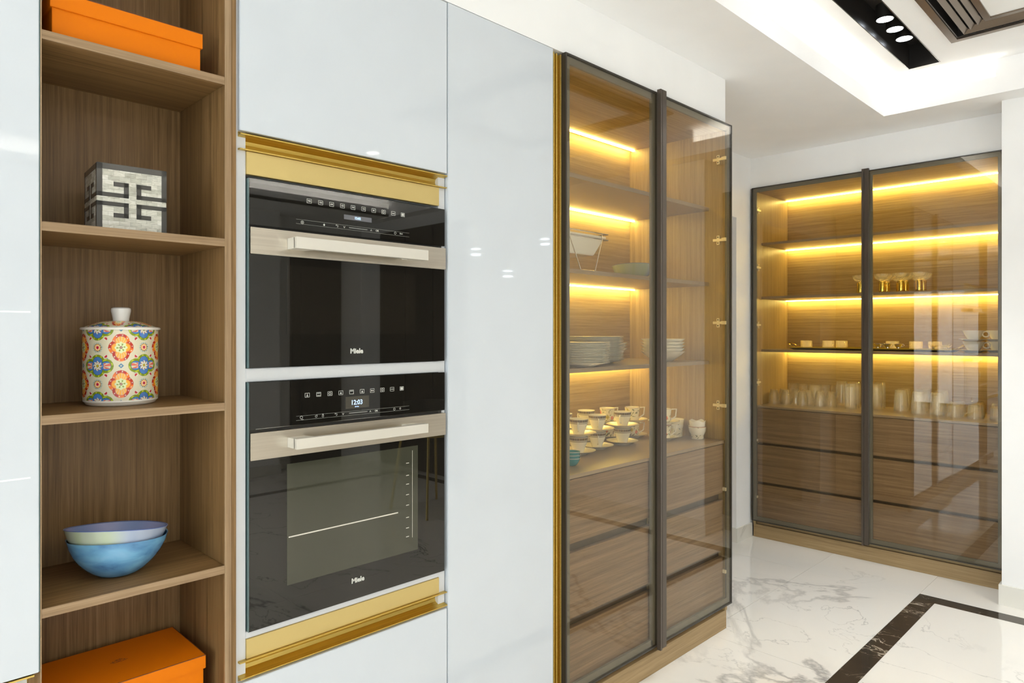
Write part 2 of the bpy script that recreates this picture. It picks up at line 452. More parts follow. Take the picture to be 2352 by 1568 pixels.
# far side of the room, behind the camera: glazed terrace opening, column, dark doors
W = MB().box(-5.2, -3.5, -5.3, -5.15, 0, 2.95).box(-3.5, 0.3, -5.3, -5.15, 2.4, 2.95).box(0.3, 4.35, -5.3, -5.15, 0, 2.95)
struct(W, 'wall_front', 'wall')
struct(MB().box(2.55, 3.25, -5.15, -4.93, 0, 2.95), 'wall_column', 'wall')
W = MB().box(-5.3, -5.05, -5.3, -4.0, 0, 2.95).box(-5.3, -5.05, -4.0, -0.7, 2.2, 2.95).box(-5.3, -5.05, -0.7, 0.61, 0, 2.95).box(-5.3, -5.05, -4.0, -0.7, 0, 0.1)
struct(W, 'wall_left', 'wall')
def window(name, x0, x1, y0, y1, z0, z1, n, axis):
    f = MB()
    if axis == 'X':
        for k in range(n + 1):
            t = x0 + (x1 - x0) * k / n; f.box(t - .025, t + .025, y0, y1, z0, z1)
        f.box(x0, x1, y0, y1, z0, z0 + .05).box(x0, x1, y0, y1, z1 - .05, z1)
    else:
        for k in range(n + 1):
            t = y0 + (y1 - y0) * k / n; f.box(x0, x1, t - .025, t + .025, z0, z1)
        f.box(x0, x1, y0, y1, z0, z0 + .05).box(x0, x1, y0, y1, z1 - .05, z1)
    return struct(f, name, 'bronze')
window('window_1', -5.16, -5.11, -4.0, -0.7, 0.1, 2.2, 3, 'Y')
window('window_2', -3.5, 0.3, -5.25, -5.2, 0.0, 2.4, 4, 'X')
# dark brown door and tall dark panels, mirrored in the oven fronts
d = struct(MB().box(3.47, 4.06, -5.15, -5.11, 0.0, 2.25), 'door_1', 'darkdoor')
for z0, z1 in ((0.25, 1.0), (1.15, 2.05)):
    part(MB().box(3.57, 3.96, -5.11, -5.10, z0, z1), 'door_panel', 'darkdoor', d, bev=.004)
part(MB().box(3.50, 3.53, -5.11, -5.05, 1.02, 1.05).box(3.50, 3.62, -5.07, -5.05, 1.025, 1.045), 'door_handle', 'gold', d)
d = struct(MB().box(4.33, 4.347, -4.75, -3.35, 0.0, 2.5), 'door_2', 'darkdoor')
for k in range(3):
    part(MB().box(4.315, 4.33, -4.74 + k * .465, -4.285 + k * .465, 0.02, 2.48), 'door_panel', 'darkdoor', d, bev=.002)

# skirtings
struct(MB().box(4.335, 4.3465, -3.34, -0.8635, 0, 0.105).box(4.347, 4.56, -0.875, -0.8635, 0, 0.105), 'baseboard_right', 'skirt')
struct(MB().box(4.367, 4.578, 0.598, 0.61, 0, 0.095).box(4.355, 4.367, 0.598, 0.76, 0, 0.095), 'baseboard_back', 'skirt')
struct(MB().box(0.3, 2.55, -5.15, -5.138, 0, 0.1).box(2.538, 3.262, -4.93, -4.918, 0, 0.1).box(3.25, 3.262, -5.15, -4.93, 0, 0.1).box(3.262, 3.47, -5.15, -5.138, 0, .1), 'baseboard_front', 'skirt')

# ceiling: lowered margin with a lip, a cove behind it, and the raised middle with cut-outs
ZT = 2.80
TX1, TY1, TX0, TY0 = 4.193, -0.3565, -4.2, -4.4
c = MB()
c.box(-5.05, 5.14, TY1 + .018, 0.61, ZC, ZC + .03)
c.box(TX1 + .018, 4.60, -0.8755, TY1 + .018, ZC, ZC + .03).box(TX1 + .018, 4.347, -5.15, -0.8755, ZC, ZC + .03)
c.box(-5.05, TX0, -5.15, TY1, ZC, ZC + .03).box(TX0, TX1, -5.15, TY0, ZC, ZC + .03)
c.box(TX0, TX1 + .018, TY1, TY1 + .018, ZC, 2.713)               # lips
c.box(TX1, TX1 + .018, -0.8755, TY1, ZC, 2.713).box(TX1, TX1 + .018, TY0, -0.8755, ZC, ZT)
c.box(TX0 - .018, TX0, TY0, TY1, ZC, 2.713).box(TX0, TX1, TY0 - .018, TY0, ZC, 2.713)
struct(c, 'ceiling', 'ceil')
# raised slab, cut for the downlight slot and the air diffuser
SX0, SX1, SY0, SY1 = 2.25, 4.035, -0.669, -0.5234
AX0, AX1, AY0, AY1 = 2.61, 3.752, -1.9435, -0.8035
c = MB()
c.box(-5.05, SX0, -5.15, 0.0, ZT, ZT + .03)
c.box(SX0, 4.60, SY1, 0.0, ZT, ZT + .03)
c.box(SX1, 4.60, -5.15, SY1, ZT, ZT + .03)
c.box(SX0, SX1, AY1, SY0, ZT, ZT + .03)
c.box(SX0, AX0, -5.15, AY1, ZT, ZT + .03).box(AX1, SX1, -5.15, AY1, ZT, ZT + .03).box(AX0, AX1, -5.15, AY0, ZT, ZT + .03)
struct(c, 'ceiling_raised', 'ceil')
struct(MB().box(-5.05, 4.6, -.19, -.17, ZC + .03, ZT).box(4.35, 4.37, -.8755, -.17, ZC + .03, ZT).box(-4.38, -4.36, -4.6, -.19, ZC + .03, ZT).box(-4.38, 4.34, -4.6, -4.58, ZC + .03, ZT), 'trim_3', 'ceil')
struct(MB().box(-5.3, 6.2, -5.3, 3.0, 2.95, 3.0), 'ceiling_slab', 'ceil')
# LED tape lying in the cove
t = thing('cove_light', 'hidden warm white led tape glowing in the ceiling recess above the cabinets', 'light', (0, -0.27, ZC + .031))
part(MB().box(-4.1, 4.28, -0.282, -0.262, ZC + .031, ZC + .036), 'led_tape', 'cove', t, smooth=False)
part(MB().box(4.27, 4.29, -0.85, -0.29, ZC + .031, ZC + .036), 'led_tape', 'cove', t, smooth=False)
part(MB().box(4.26, 4.28, -4.4, -0.88, ZC + .031, ZC + .036), 'led_tape', 'cove', t, smooth=False)
part(MB().box(-4.1, 4.2, -4.5, -4.48, ZC + .031, ZC + .036), 'led_tape', 'cove', t, smooth=False)
part(MB().box(-4.3, -4.28, -4.4, -0.3, ZC + .031, ZC + .036), 'led_tape', 'cove', t, smooth=False)

# unseen round fill lights, added in the ceiling to brighten floor and room
M['filldisc'] = emit('added_fill_disc', (1.0, 0.93, 0.82), 12)
for x, y, w_ in ((-3.0, -1.2, 'near the left window'), (-3.0, -3.6, 'back left'), (-1.7, -3.0, 'left of the middle'), (-.8, -3.6, 'back middle'), (0.9, -2.6, 'in front of the ovens'), (1.4, -3.6, 'back right'), (3.0, -2.9, 'over the stool')):
    t = thing('added_fill_downlight', 'added round warm fill light in the ceiling, %s' % w_, 'light', (x, y, ZT))
    part(MB().lathe([(.05, -.004), (.062, -.004), (.062, 0), (.05, 0)], 32, (x, y, ZT)), 'trim_ring', 'ceil', t)
    part(MB().lathe([(0, -.002), (.05, -.002)], 32, (x, y, ZT)), 'lamp_disc', 'filldisc', t)
    sl = bpy.data.lights.new('added_fill_spot', 'SPOT'); sl.energy = FILL_DOWN; sl.spot_size = radians(140); sl.spot_blend = .8
    sl.color = (1.0, 0.95, 0.87); sl.shadow_soft_size = .05
    so = bpy.data.objects.new('added_fill_spot', sl); so.location = (x, y, ZT - .01); C.objects.link(so)

# recessed black downlight slot
t = thing('recessed_light_slot', 'long black recessed ceiling slot holding three round white downlights', 'light', ((SX0 + SX1) / 2, (SY0 + SY1) / 2, ZT))
q = .004; zt = ZT + .125
part(MB().box(SX0, SX1, SY0, SY0 + q, ZT - .001, zt).box(SX0, SX1, SY1 - q, SY1, ZT - .001, zt).box(SX0, SX0 + q, SY0, SY1, ZT - .001, zt)
     .box(SX1 - q, SX1, SY0, SY1, ZT - .001, zt).box(SX0, SX1, SY0, SY1, zt, zt + q), 'housing', 'black', t, smooth=False)
for x in (3.40, 3.545, 3.69, 2.60, 2.745, 2.89):
    r = .038
    l = part(MB().lathe([(r - .004, .035), (r, .035), (r, .10), (.0, .10)], 32, (x, -.596, ZT)), 'lamp_barrel', 'black', t)
    part(MB().lathe([(0, .036), (r - .003, .036)], 32, (x, -.596, ZT)), 'lamp_disc', 'spot', l)
for x in (3.40, 3.545, 3.69):
    sl = bpy.data.lights.new('downlight_beam', 'SPOT'); sl.energy = 30; sl.spot_size = radians(72); sl.spot_blend = .6
    sl.color = (0.88, 0.94, 1.0); sl.shadow_soft_size = .035
    so = bpy.data.objects.new('downlight_beam', sl); so.location = (x, -.596, ZT + .03); C.objects.link(so)

# square four-way air diffuser
t = thing('air_diffuser', 'square bronze ceiling air diffuser with nested slats around a white panel', 'air vent', (3.18, -1.37, ZT))
cx, cy = 3.181, -1.3735
def ring(a, b, z0, z1, slope=0.0):
    m = MB(); i = 0
    A = [(cx - a, cy - a), (cx + a, cy - a), (cx + a, cy + a), (cx - a, cy + a)]
    B = [(cx - b, cy - b), (cx + b, cy - b), (cx + b, cy + b), (cx - b, cy + b)]
    for p in A: m.v.append((*p, z0))
    for p in B: m.v.append((*p, z0 + slope))
    for p in A: m.v.append((*p, z1))
    for p in B: m.v.append((*p, z1 + slope))
    for k in range(4):
        l = (k + 1) % 4
        m.f += [(k, l, 4 + l, 4 + k), (8 + k, 12 + k, 12 + l, 8 + l), (k, 8 + k, 8 + l, l), (4 + k, 4 + l, 12 + l, 12 + k)]
    return m
M['vent'] = plain('brown_bronze_vent_metal', (0.20, 0.155, 0.115), 0.22, metal=0.75)
part(ring(.601, .571, ZT - .012, ZT - .002), 'frame', 'vent', t, smooth=False)
for a in (.537, .503, .469):
    part(ring(a, a - .019, ZT - .010, ZT - .004, .014), 'slat', 'vent', t, smooth=False)
part(ring(.438, .412, ZT - .012, ZT - .003), 'inner_frame', 'vent', t, smooth=False)
part(MB().box(cx - .412, cx + .412, cy - .412, cy + .412, ZT - .006, ZT), 'centre_panel', 'wall', t, smooth=False)
part(MB().box(cx - .571, cx + .571, cy - .571, cy + .571, ZT + .09, ZT + .1).box(cx - .571, cx + .571, cy + .568, cy + .5705, ZT - .001, ZT + .09).box(cx + .568, cx + .5705, cy - .571, cy + .571, ZT - .001, ZT + .09).box(cx - .5705, cx - .568, cy - .571, cy + .571, ZT - .001, ZT + .09), 'plenum', 'black', t, smooth=False)

# ================================================================== LEFT TALL WHITE CABINET
YF = 0.0
t = thing('tall_cabinet', 'tall white glass-fronted cabinet at the far left edge, gold grip below its door', 'cabinet', (-0.01, 0.02, 0))
part(MB().box(-.32, .284, .022, .60, 0.1, 2.412), 'body', 'carc', t)
dr = part(MB().box(-.318, .300, 0.0, .020, .757, 2.411), 'door', 'white', t, bev=.0012)
part(MB().box(.3001, .3012, 0.0, .020, .758, 2.41), 'glass_edge', 'rubber', dr, smooth=False)
part(MB().box(-.318, .286, -.0004, .0002, 1.4575, 1.4605), 'white_line', 'whiteline', dr, smooth=False)  # thin white strip across the door front
part(MB().box(-.318, .286, -.0004, .0002, 1.137, 1.140), 'white_line', 'whiteline', dr, smooth=False)
def gola(x0, x1, z0, z1, par, flip=False):
    """C-shaped grip profile, open to the front"""
    h = z1 - z0
    P = [(-.001, 0), (-.001, .06), (.012, .10), (.024, .22), (.027, .42), (.024, .60), (.010, .74), (-.003, .80), (-.003, .86), (.006, .90), (.012, 1.0), (.034, 1.0), (.034, 0)]
    pr = [(y, (z1 - h * v) if flip else (z0 + h * v)) for y, v in P]
    return part(MB().prism(pr, x0, x1, 'X'), 'grip_profile', 'gold', par, smooth=False)
gola(-.318, .292, .700, .755, t, True)
part(MB().box(-.318, .300, 0, .020, .102, .698), 'door', 'white', t, bev=.0012)
part(MB().box(-.318, .284, .05, .07, 0.0, .10), 'plinth', 'walX', t)

# ================================================================== OPEN WOODEN SHELF UNIT
t = thing('open_shelf_unit', 'tall open walnut shelf unit between two white cabinets', 'shelf unit', (0.48, 0.15, 0))
XL, XR, YB = 0.303, 0.662, 0.285
part(MB().box(.286, XL, .023, .60, 0.0, 2.412), 'side_panel', 'walZ', t)
part(MB().box(XR, .676, .003, .60, 0.0, 2.412), 'side_panel', 'walZ', t)
part(MB().box(XL + .0, XR, YB, YB + .018, 0.1, 2.412), 'back_panel', 'walZ', t)
part(MB().box(XR - .0005, .6762, -.0005, .003, 0.0, 2.412), 'edge_band', 'edgeZ', t, smooth=False)
part(MB().box(.3018, XL + .0012, .0, .023, 0.0, 2.412), 'edge_band', 'edgeZ', t, smooth=False)
part(MB().box(.6765, .6895, .004, .60, 0.0, 2.412), 'filler_panel', 'walZ', t)
for z in (2.395, 2.012, 1.637, 1.256, .878, .500, .122):
    s_ = part(MB().box(XL + .0008, XR - .0008, .004, YB - .0005, z - .018, z), 'shelf', 'walX', t)
    part(MB().box(XL + .0008, XR - .0008, 0.0005, .004, z - .018, z), 'front_edge', 'edgeX', s_, smooth=False)
part(MB().box(XL, XR, .03, .05, 0.0, .103), 'plinth', 'walX', t)

# ---- orange boxes
def orange_box(label, x0, x1, y0, y1, z0, z1, zl, mark):
    t = thing('gift_box', label, 'box', ((x0 + x1) / 2, (y0 + y1) / 2, z0))
    e = .004
    part(MB().box(x0 + e, x1 - e, y0 + e, y1 - e, z0, z1 - .004), 'base', 'orange', t, bev=.0008)
    l = part(MB().box(x0, x1, y0, y1, zl, z1), 'lid', 'orange', t, bev=.0008)
    w_ = .0012
    part(MB().box(x0, x1, y0 - .0003, y0 + w_, z1 - w_, z1 + .0003).box(x1 - w_, x1 + .0003, y0, y1, z1 - w_, z1 + .0003)
         .box(x0 - .0003, x0 + w_, y0, y1, z1 - w_, z1 + .0003).box(x0, x1, y1 - w_, y1 + .0003, z1 - w_, z1 + .0003), 'edging', 'brownedge', l, smooth=False)
    if mark:
        cx_, cy_, z = (x0 + x1) / 2, (y0 + y1) / 2, z1 + .0003
        m = MB()
        for (a, b, c_, d_) in ((-.018, -.010, .0, .0012), (-.006, .004, .0, .0012), (.008, .018, .0, .0012), (-.010, .010, .005, .0062), (-.006, .008, .009, .0102),
                               (-.013, -.0115, .001, .006), (.011, .0125, .001, .006), (-.004, -.003, .005, .011), (.003, .004, .005, .013), (-.014, .014, -.004, -.003)):
            m.box(cx_ + a, cx_ + b, cy_ + c_, cy_ + d_, z, z + .0003)
        part(m, 'emblem', 'brownedge', l, smooth=False)
    return t
orange_box('orange gift box with lid on the topmost visible shelf of the walnut unit', .322, .619, .020, .235, 2.012, 2.104, 2.070, False)
orange_box('larger orange gift box with brown edging and emblem, on the lowest shelf', .330, .636, .046, .262, .500, .665, .634, True)

# ---- black and pearl inlaid cube
A_ = .1345
t = thing('inlay_cube_box', 'cube box with pearl and dark geometric key pattern on the wooden shelf', 'box', (.4065, .030, 1.637), radians(-4))
m, nt, b = mat('mother_of_pearl_tiles')
N, L = nt.nodes, nt.links
setp(b, rough=.16, spec=.6)
tc = N.new('ShaderNodeTexCoord'); sp = N.new('ShaderNodeSeparateXYZ'); L.new(tc.outputs['Object'], sp.inputs[0])
ad = N.new('ShaderNodeMath'); ad.operation = 'ADD'; L.new(sp.outputs[0], ad.inputs[0]); L.new(sp.outputs[1], ad.inputs[1])
cb = N.new('ShaderNodeCombineXYZ'); L.new(ad.outputs[0], cb.inputs[0]); L.new(sp.outputs[2], cb.inputs[1])
br = N.new('ShaderNodeTexBrick'); br.inputs['Scale'].default_value = 1; br.inputs['Brick Width'].default_value = .021; br.inputs['Row Height'].default_value = .0095
br.inputs['Mortar Size'].default_value = .0002; br.inputs['Color1'].default_value = (*srgb(205, 203, 190), 1); br.inputs['Color2'].default_value = (*srgb(160, 158, 142), 1)
br.inputs['Mortar'].default_value = (*srgb(140, 138, 125), 1); L.new(cb.outputs[0], br.inputs['Vector'])
nz = N.new('ShaderNodeTexNoise'); nz.inputs['Scale'].default_value = 60; nz.inputs['Detail'].default_value = 5; nz.inputs['Distortion'].default_value = 1.5
mpp = N.new('ShaderNodeMapping'); mpp.inputs['Scale'].default_value = (1, 1, 3); L.new(tc.outputs['Object'], mpp.inputs[0]); L.new(mpp.outputs[0], nz.inputs[0])
mx = N.new('ShaderNodeMix'); mx.data_type = 'RGBA'; mx.blend_type = 'OVERLAY'; mx.inputs['Factor'].default_value = .55
L.new(br.outputs[0], mx.inputs['A']); L.new(nz.outputs[0], mx.inputs['B']); L.new(mx.outputs['Result'], b.inputs['Base Color'])
M['pearl'] = m
part(MB().box(0, A_, 0, A_, 0, A_ + .004), 'body', 'pearl', t, local=True, bev=.0015)
rects = [(0, .075, 0, .50), (0, 1, 0, .085), (0, .445, .435, .50), (.375, .445, .27, .50), (.23, .445, .265, .335)]
rects = rects + [(1 - b_, 1 - a_, c_, d_) for a_, b_, c_, d_ in rects if (a_, b_) != (0, 1)]
rects = rects + [(a_, b_, 1.075 - d_, 1.075 - c_) if (a_, b_) != (0, 1) else (0, 1, .985, 1.0) for a_, b_, c_, d_ in rects]
rects = [(a_, b_, c_, min(d_, 1.0)) for a_, b_, c_, d_ in rects]
def keys(face):
    m = MB(); H = A_ + .004; e = .0004
    for a_, b_, c_, d_ in rects:
        z0, z1 = H * (1 - d_), H * (1 - c_)
        if face == 'front': m.box(a_ * A_, b_ * A_, -e, .001, z0, z1)
        elif face == 'left': m.box(-e, .001, a_ * A_, b_ * A_, z0, z1)
        elif face == 'right': m.box(A_ - .001, A_ + e, a_ * A_, b_ * A_, z0, z1)
    return m
for f_ in ('front', 'left', 'right'): part(keys(f_), 'key_inlay', 'inlay', t, local=True, smooth=False)
part(MB().box(.0, A_, 0, A_, A_ + .0036, A_ + .0048), 'top_inlay', 'inlay', t, local=True, bev=.0004)

# ---- patterned lidded jar
def lerp(a, b, t): return tuple(a[k] + (b[k] - a[k]) * t for k in range(3))
CRE = srgb(222, 214, 184); RED = srgb(190, 42, 16); ORD = srgb(240, 120, 30); YEL = srgb(250, 175, 45); GRN = srgb(130, 150, 30); BLU = srgb(75, 130, 190)
PIN = srgb(225, 110, 90); DGR = srgb(60, 80, 50); PAL = srgb(225, 232, 175); LGR = srgb(195, 205, 60); WHT = srgb(232, 226, 205); CRI = srgb(190, 30, 60)
def jar_color(u, v):
    """u,v in units of the repeat; red quatrefoils at integers, blue-green ones at halves"""
    def loc(cu, cv):
        du = u - cu; du -= round(du); dv = v - cv; dv -= round(dv); return du * .098, dv * .0806
    # red medallion: union of four lobes, d is the distance in from its outline
    x, y = loc(0, 0); r = math.hypot(x, y); a = math.atan2(y, x)
    d = -min(math.hypot(x, abs(y) - .0132) - .0172, math.hypot(abs(x) - .0098, y) - .0156)
    if d > -.0010:
        if d < 0: return CRE
        if d < .0054:
            k = sin(a * 14) > .80 and .0016 < d < .0038
            return WHT if k else (RED if sin(a * 5) > -.5 else ORD)
        if d < .0060: return lerp(RED, CRE, .2)
        if r < .0118 + .0012 * cos(8 * a):
            if r < .0014: return srgb(220, 190, 160)
            if r < .0030: return srgb(120, 70, 40)
            return GRN if (sin(a * 6 + .8) > .45 and .0045 < r < .0088) else PAL
        if abs(y) > abs(x) * 1.1: return YEL if sin(math.atan2(x, abs(y)) * 22) < .5 else lerp(YEL, CRE, .5)
        return ORD if d < .0072 else YEL
    # blue-green medallion
    x, y = loc(.5, .5); r = math.hypot(x, y); a = math.atan2(y, x)
    d = -min(math.hypot(abs(x) - .0190, y) - .0155, math.hypot(x, abs(y) - .0085) - .0165)
    if d > -.0008:
        if d < 0: return CRE
        if d < .0048: return LGR if sin(a * 12) > .55 and .001 < d < .004 else GRN
        if d < .0054: return DGR
        if abs(x) > .0135 and abs(y) < .0062 and d > .0058: return PIN if sin(math.atan2(y, abs(x) - .0115) * 9) > -.2 else CRE
        if r > .0098 + .0012 * cos(8 * a): return BLU if sin(a * 8) < .8 else srgb(90, 110, 200)
        if r > .0034: return srgb(120, 50, 50) if (sin(a * 8) > .7 and r > .006) else WHT
        return GRN if r > .0015 else YEL
    # small suns
    x, y = loc(.5, 0); r = math.hypot(x, y); a = math.atan2(y, x)
    if r < .0125:
        if r < .0034: return CRI
        if r < .0058: return srgb(250, 215, 170)
        if r < .0070: return YEL
        if r < .0092: return srgb(50, 40, 40) if sin(a * 12) > .1 else CRE
        if r < .0118: return srgb(150, 185, 180) if sin(a * 16) > .2 else CRE
        return CRE
    x, y = loc(0, .5)
    if abs(x) + abs(y) < .0055: return srgb(70, 125, 160) if abs(x) + abs(y) > .002 else CRE
    # little tulips on the diagonals
    for sx in (-1, 1):
        for sy in (-1, 1):
            x, y = loc(.5 + sx * .185, sy * .235)
            r = math.hypot(x, y)
            if r < .0034: return CRI if (x * sx + y * sy) > -.0012 else WHT
            x, y = loc(.5 + sx * .215, sy * .315)
            if math.hypot(x, y) < .0022: return YEL if sx * sy > 0 else BLU
    return CRE
t = thing('lidded_jar', 'ceramic lidded jar printed with bright red and blue medallions, white knob', 'jar', (.487, .155, 1.256))
def painted_lathe(prof, seg, colfn, sub=1):
    """lathe whose points carry printed colours; colfn(angle, r, z, j)"""
    m = MB().lathe(prof, seg); m.c = []
    for k in range(seg):
        for j, (r, z) in enumerate(prof): m.c.append(colfn(2 * pi * k / seg, r, z, j))
    return m
prof = [(0, .0), (.066, .0), (.070, .002), (.0735, .008)] + [(.0765 if z > .02 else .075 + (z / .02) * .0015, z) for z in [.009 + k * .16 / 190 for k in range(191)]]
part(painted_lathe(prof, 560, lambda a, r, z, j: srgb(238, 234, 222) if z < .0125 else jar_color((a + radians(33.5)) / radians(72), (z - .0495) / .0806)), 'body', 'paint', t, local=True)
lid = [(.0765, .169), (.0805, .1695), (.0812, .172), (.0795, .1745), (.072, .1755)] + [(.072 - .049 * k / 40, .176 + .0135 * sin(k / 40 * pi / 2)) for k in range(41)] + [(.0, .190)]
def lidcol(a, r, z, j):
    if j < 5 or r < .001: return srgb(240, 236, 225)
    return jar_color((a + radians(40)) / radians(72), (.072 - r) / .0765 + .55)
l = part(painted_lathe(lid, 400, lidcol), 'lid', 'paint', t, local=True)
part(MB().lathe([(0, .189), (.0165, .189), (.0170, .195), (.0190, .206), (.0205, .213), (.0200, .218), (.0165, .2205), (0, .2210)], 40), 'knob', 'porc', t, local=True)

# ---- two nested handmade bowls
def wavy(a0, amp, amp2, hmax):
    def f(a, r, z, j):
        k = max(0, z / hmax)
        return r * (1 + .02 * sin(3 * a + a0) * k), z + k * k * (amp * cos(a - a0) + amp2 * cos(2 * a + 1.0 + a0))
    return f
t = thing('bowl', 'blue glazed handmade bowl on the wooden shelf, holding a paler bowl', 'bowl', (.4725, .125, .878))
H = .086
pr = [(0, .0), (.032, .0), (.039, .002), (.047, .006), (.058, .014), (.069, .025), (.080, .038), (.089, .053), (.096, .070), (.0992, H - .003), (.1005, H), (.098, H - .001), (.093, .069), (.086, .053), (.077, .039), (.066, .026), (.053, .0155), (.036, .0075), (0, .006)]
part(MB().lathe(pr, 72, fn=wavy(radians(215), .005, .0015, H)), 'body', 'blue', t, local=True)
# paler bowl: green on the left, lavender on the right and inside
def pale(a, r, z, j):
    n = random.Random(int(a * 6)).random()
    if j >= 10: return lerp(srgb(140, 158, 200), srgb(160, 165, 205), .5 + .5 * sin(a * 5))
    t_ = .5 + .5 * cos(a + .35); g = lerp(srgb(170, 185, 145), srgb(150, 165, 190), min(1, max(0, (t_ - .48) * 6)))
    return lerp(g, srgb(190, 195, 200), .25 * n + .2 * (z / .08))
pr2 = [(0, .0), (.028, .0), (.037, .002), (.052, .009), (.066, .018), (.079, .030), (.089, .044), (.096, .060), (.1000, .073), (.1010, .076), (.0985, .075), (.093, .060), (.086, .045), (.076, .032), (.063, .020), (.049, .012), (.030, .006), (0, .005)]
def pale_bowl(name, label, loc, rz, group=None, s=1.0, cat='bowl', A=.016):
    t = thing(name, label, cat, loc, rz, group)
    f = wavy(radians(225), A, .001, .076)
    m = MB().lathe(pr2, 72, fn=f); m.c = [pale(2 * pi * k / 72, r, z, j) for k in range(72) for j, (r, z) in enumerate(pr2)]
    m.v = [(x * s, y * s, z * s) for x, y, z in m.v]
    part(m, 'body', 'paint', t, local=True)
    rim = [((.1010 * s) * (1 + .02 * sin(3 * a + radians(225))) * cos(a), (.1010 * s) * (1 + .02 * sin(3 * a + radians(225))) * sin(a),
            s * (.0762 + (A * cos(a - radians(225)) + .001 * cos(2 * a + 1 + radians(225))))) for a in [2 * pi * k / 72 for k in range(72)]]
    part(MB().tube(rim, .0009, 6, close=True), 'painted_rim', plain('blue_rim_line', srgb(80, 100, 160), .3) if 'blue_rim' not in M else M['blue_rim'], t, local=True)
    return t
M['blue_rim'] = plain('blue_rim_line', srgb(80, 100, 160), .3)
pale_bowl('bowl', 'pale green and lavender handmade bowl nested inside the blue bowl', (.4705, .124, .878 + .0285), 0)

# ================================================================== OVEN TOWER
t = thing('oven_cabinet', 'tall white cabinet housing two built-in ovens, with gold trim', 'cabinet', (1.01, .30, 0))
fr = MB().box(.6915, .7155, .012, .60, 0.1, 2.41).box(1.304, 1.3285, .012, .60, .1, 2.41)
part(fr, 'side_panel', 'carc', t)
part(MB().box(.7155, 1.304, .40, .42, .1, 2.41), 'back_panel', 'carc', t)
part(MB().box(.7155, 1.304, .010, .40, 1.3005, 1.3330), 'divider_rail', 'carc', t, bev=.001)
part(MB().box(.7155, 1.304, .010, .40, .6875, .7040), 'bottom_rail', 'carc', t, bev=.001)
part(MB().box(.697, 1.329, 0, .020, 1.897, 2.411), 'door', 'white', t, bev=.0012)
part(MB().box(.697, 1.329, 0, .020, .102, .5905), 'door', 'white', t, bev=.0012)
gola(.697, 1.328, 1.852, 1.896, t)
gola(.697, 1.328, .592, .640, t, True)
part(MB().box(.7160, 1.3035, .006, .022, 1.797, 1.8515), 'gold_panel', 'goldflat', t, bev=.0006)
part(MB().box(.7160, 1.3035, .006, .022, .6405, .6872), 'gold_panel', 'goldflat', t, bev=.0006)
part(MB().box(.7155, 1.304, .045, .40, 1.80, 1.89), 'filler', 'carc', t)
part(MB().box(.7155, 1.304, .045, .40, .60, .685), 'filler', 'carc', t)
part(MB().box(.6915, 1.3285, .05, .07, 0.0, .10), 'plinth', 'walX', t)

def oven(label, z0, z1, zc, zb1, zb0, zh0, zh1, win, logo, cat='oven'):
    """z0..z1 whole front, control panel down to zc, steel band zb0..zb1, handle zh0..zh1"""
    t = thing('built_in_oven', label, cat, (1.0215, .2, z0))
    x0, x1 = .7195, 1.3205
    part(MB().box(.726, 1.300, .020, .39, z0 + .008, z1 - .004), 'chassis', 'chrome', t)
    cp = part(MB().box(x0, x1, 0, .018, zc, z1), 'control_panel', 'ovenglass', t, bev=.001)
    part(MB().box(x0 - .0012, x0, .001, .018, z0, z1), 'glass_edge', 'rubber', t, smooth=False)
    dr = part(MB().box(x0, x1, .001, .020, z0, zb0), 'door', 'ovenglass', t, bev=.001)
    part(MB().box(x0 + .004, x1 - .004, .012, .02, zb1, zc), 'vent_gap', 'black', t, smooth=False)
    part(MB().box(x0 + .002, x1 + .0015, -.003, .020, zb0, zb1), 'steel_band', 'steel', dr, bev=.0008)
    part(MB().box(win[0], win[1], .0004, .002, win[2], win[3]), 'window', 'ovenwin2' if z0 > 1 else 'ovenwin', dr, smooth=False)
    h = MB().box(.815, 1.2195, -.050, -.036, zh0, zh1)
    h.prism([(.815, -.003), (.815, -.040), (.875, -.040), (.860, -.003)], zh0 + .0005, zh1 - .0005, 'Z').prism([(1.1595, -.003), (1.1600, -.040), (1.2195, -.040), (1.2000, -.003)], zh0 + .0005, zh1 - .0005, 'Z')
    part(h, 'handle', 'satin', dr, bev=.0006)
    # maker's name in slab letters
    lx, lz = logo
    lg = text('Miele', .0180, (lx, 0.0, lz), 'logo', 'print', dr, off=.00075, sx=1.02)
    return t, cp, dr

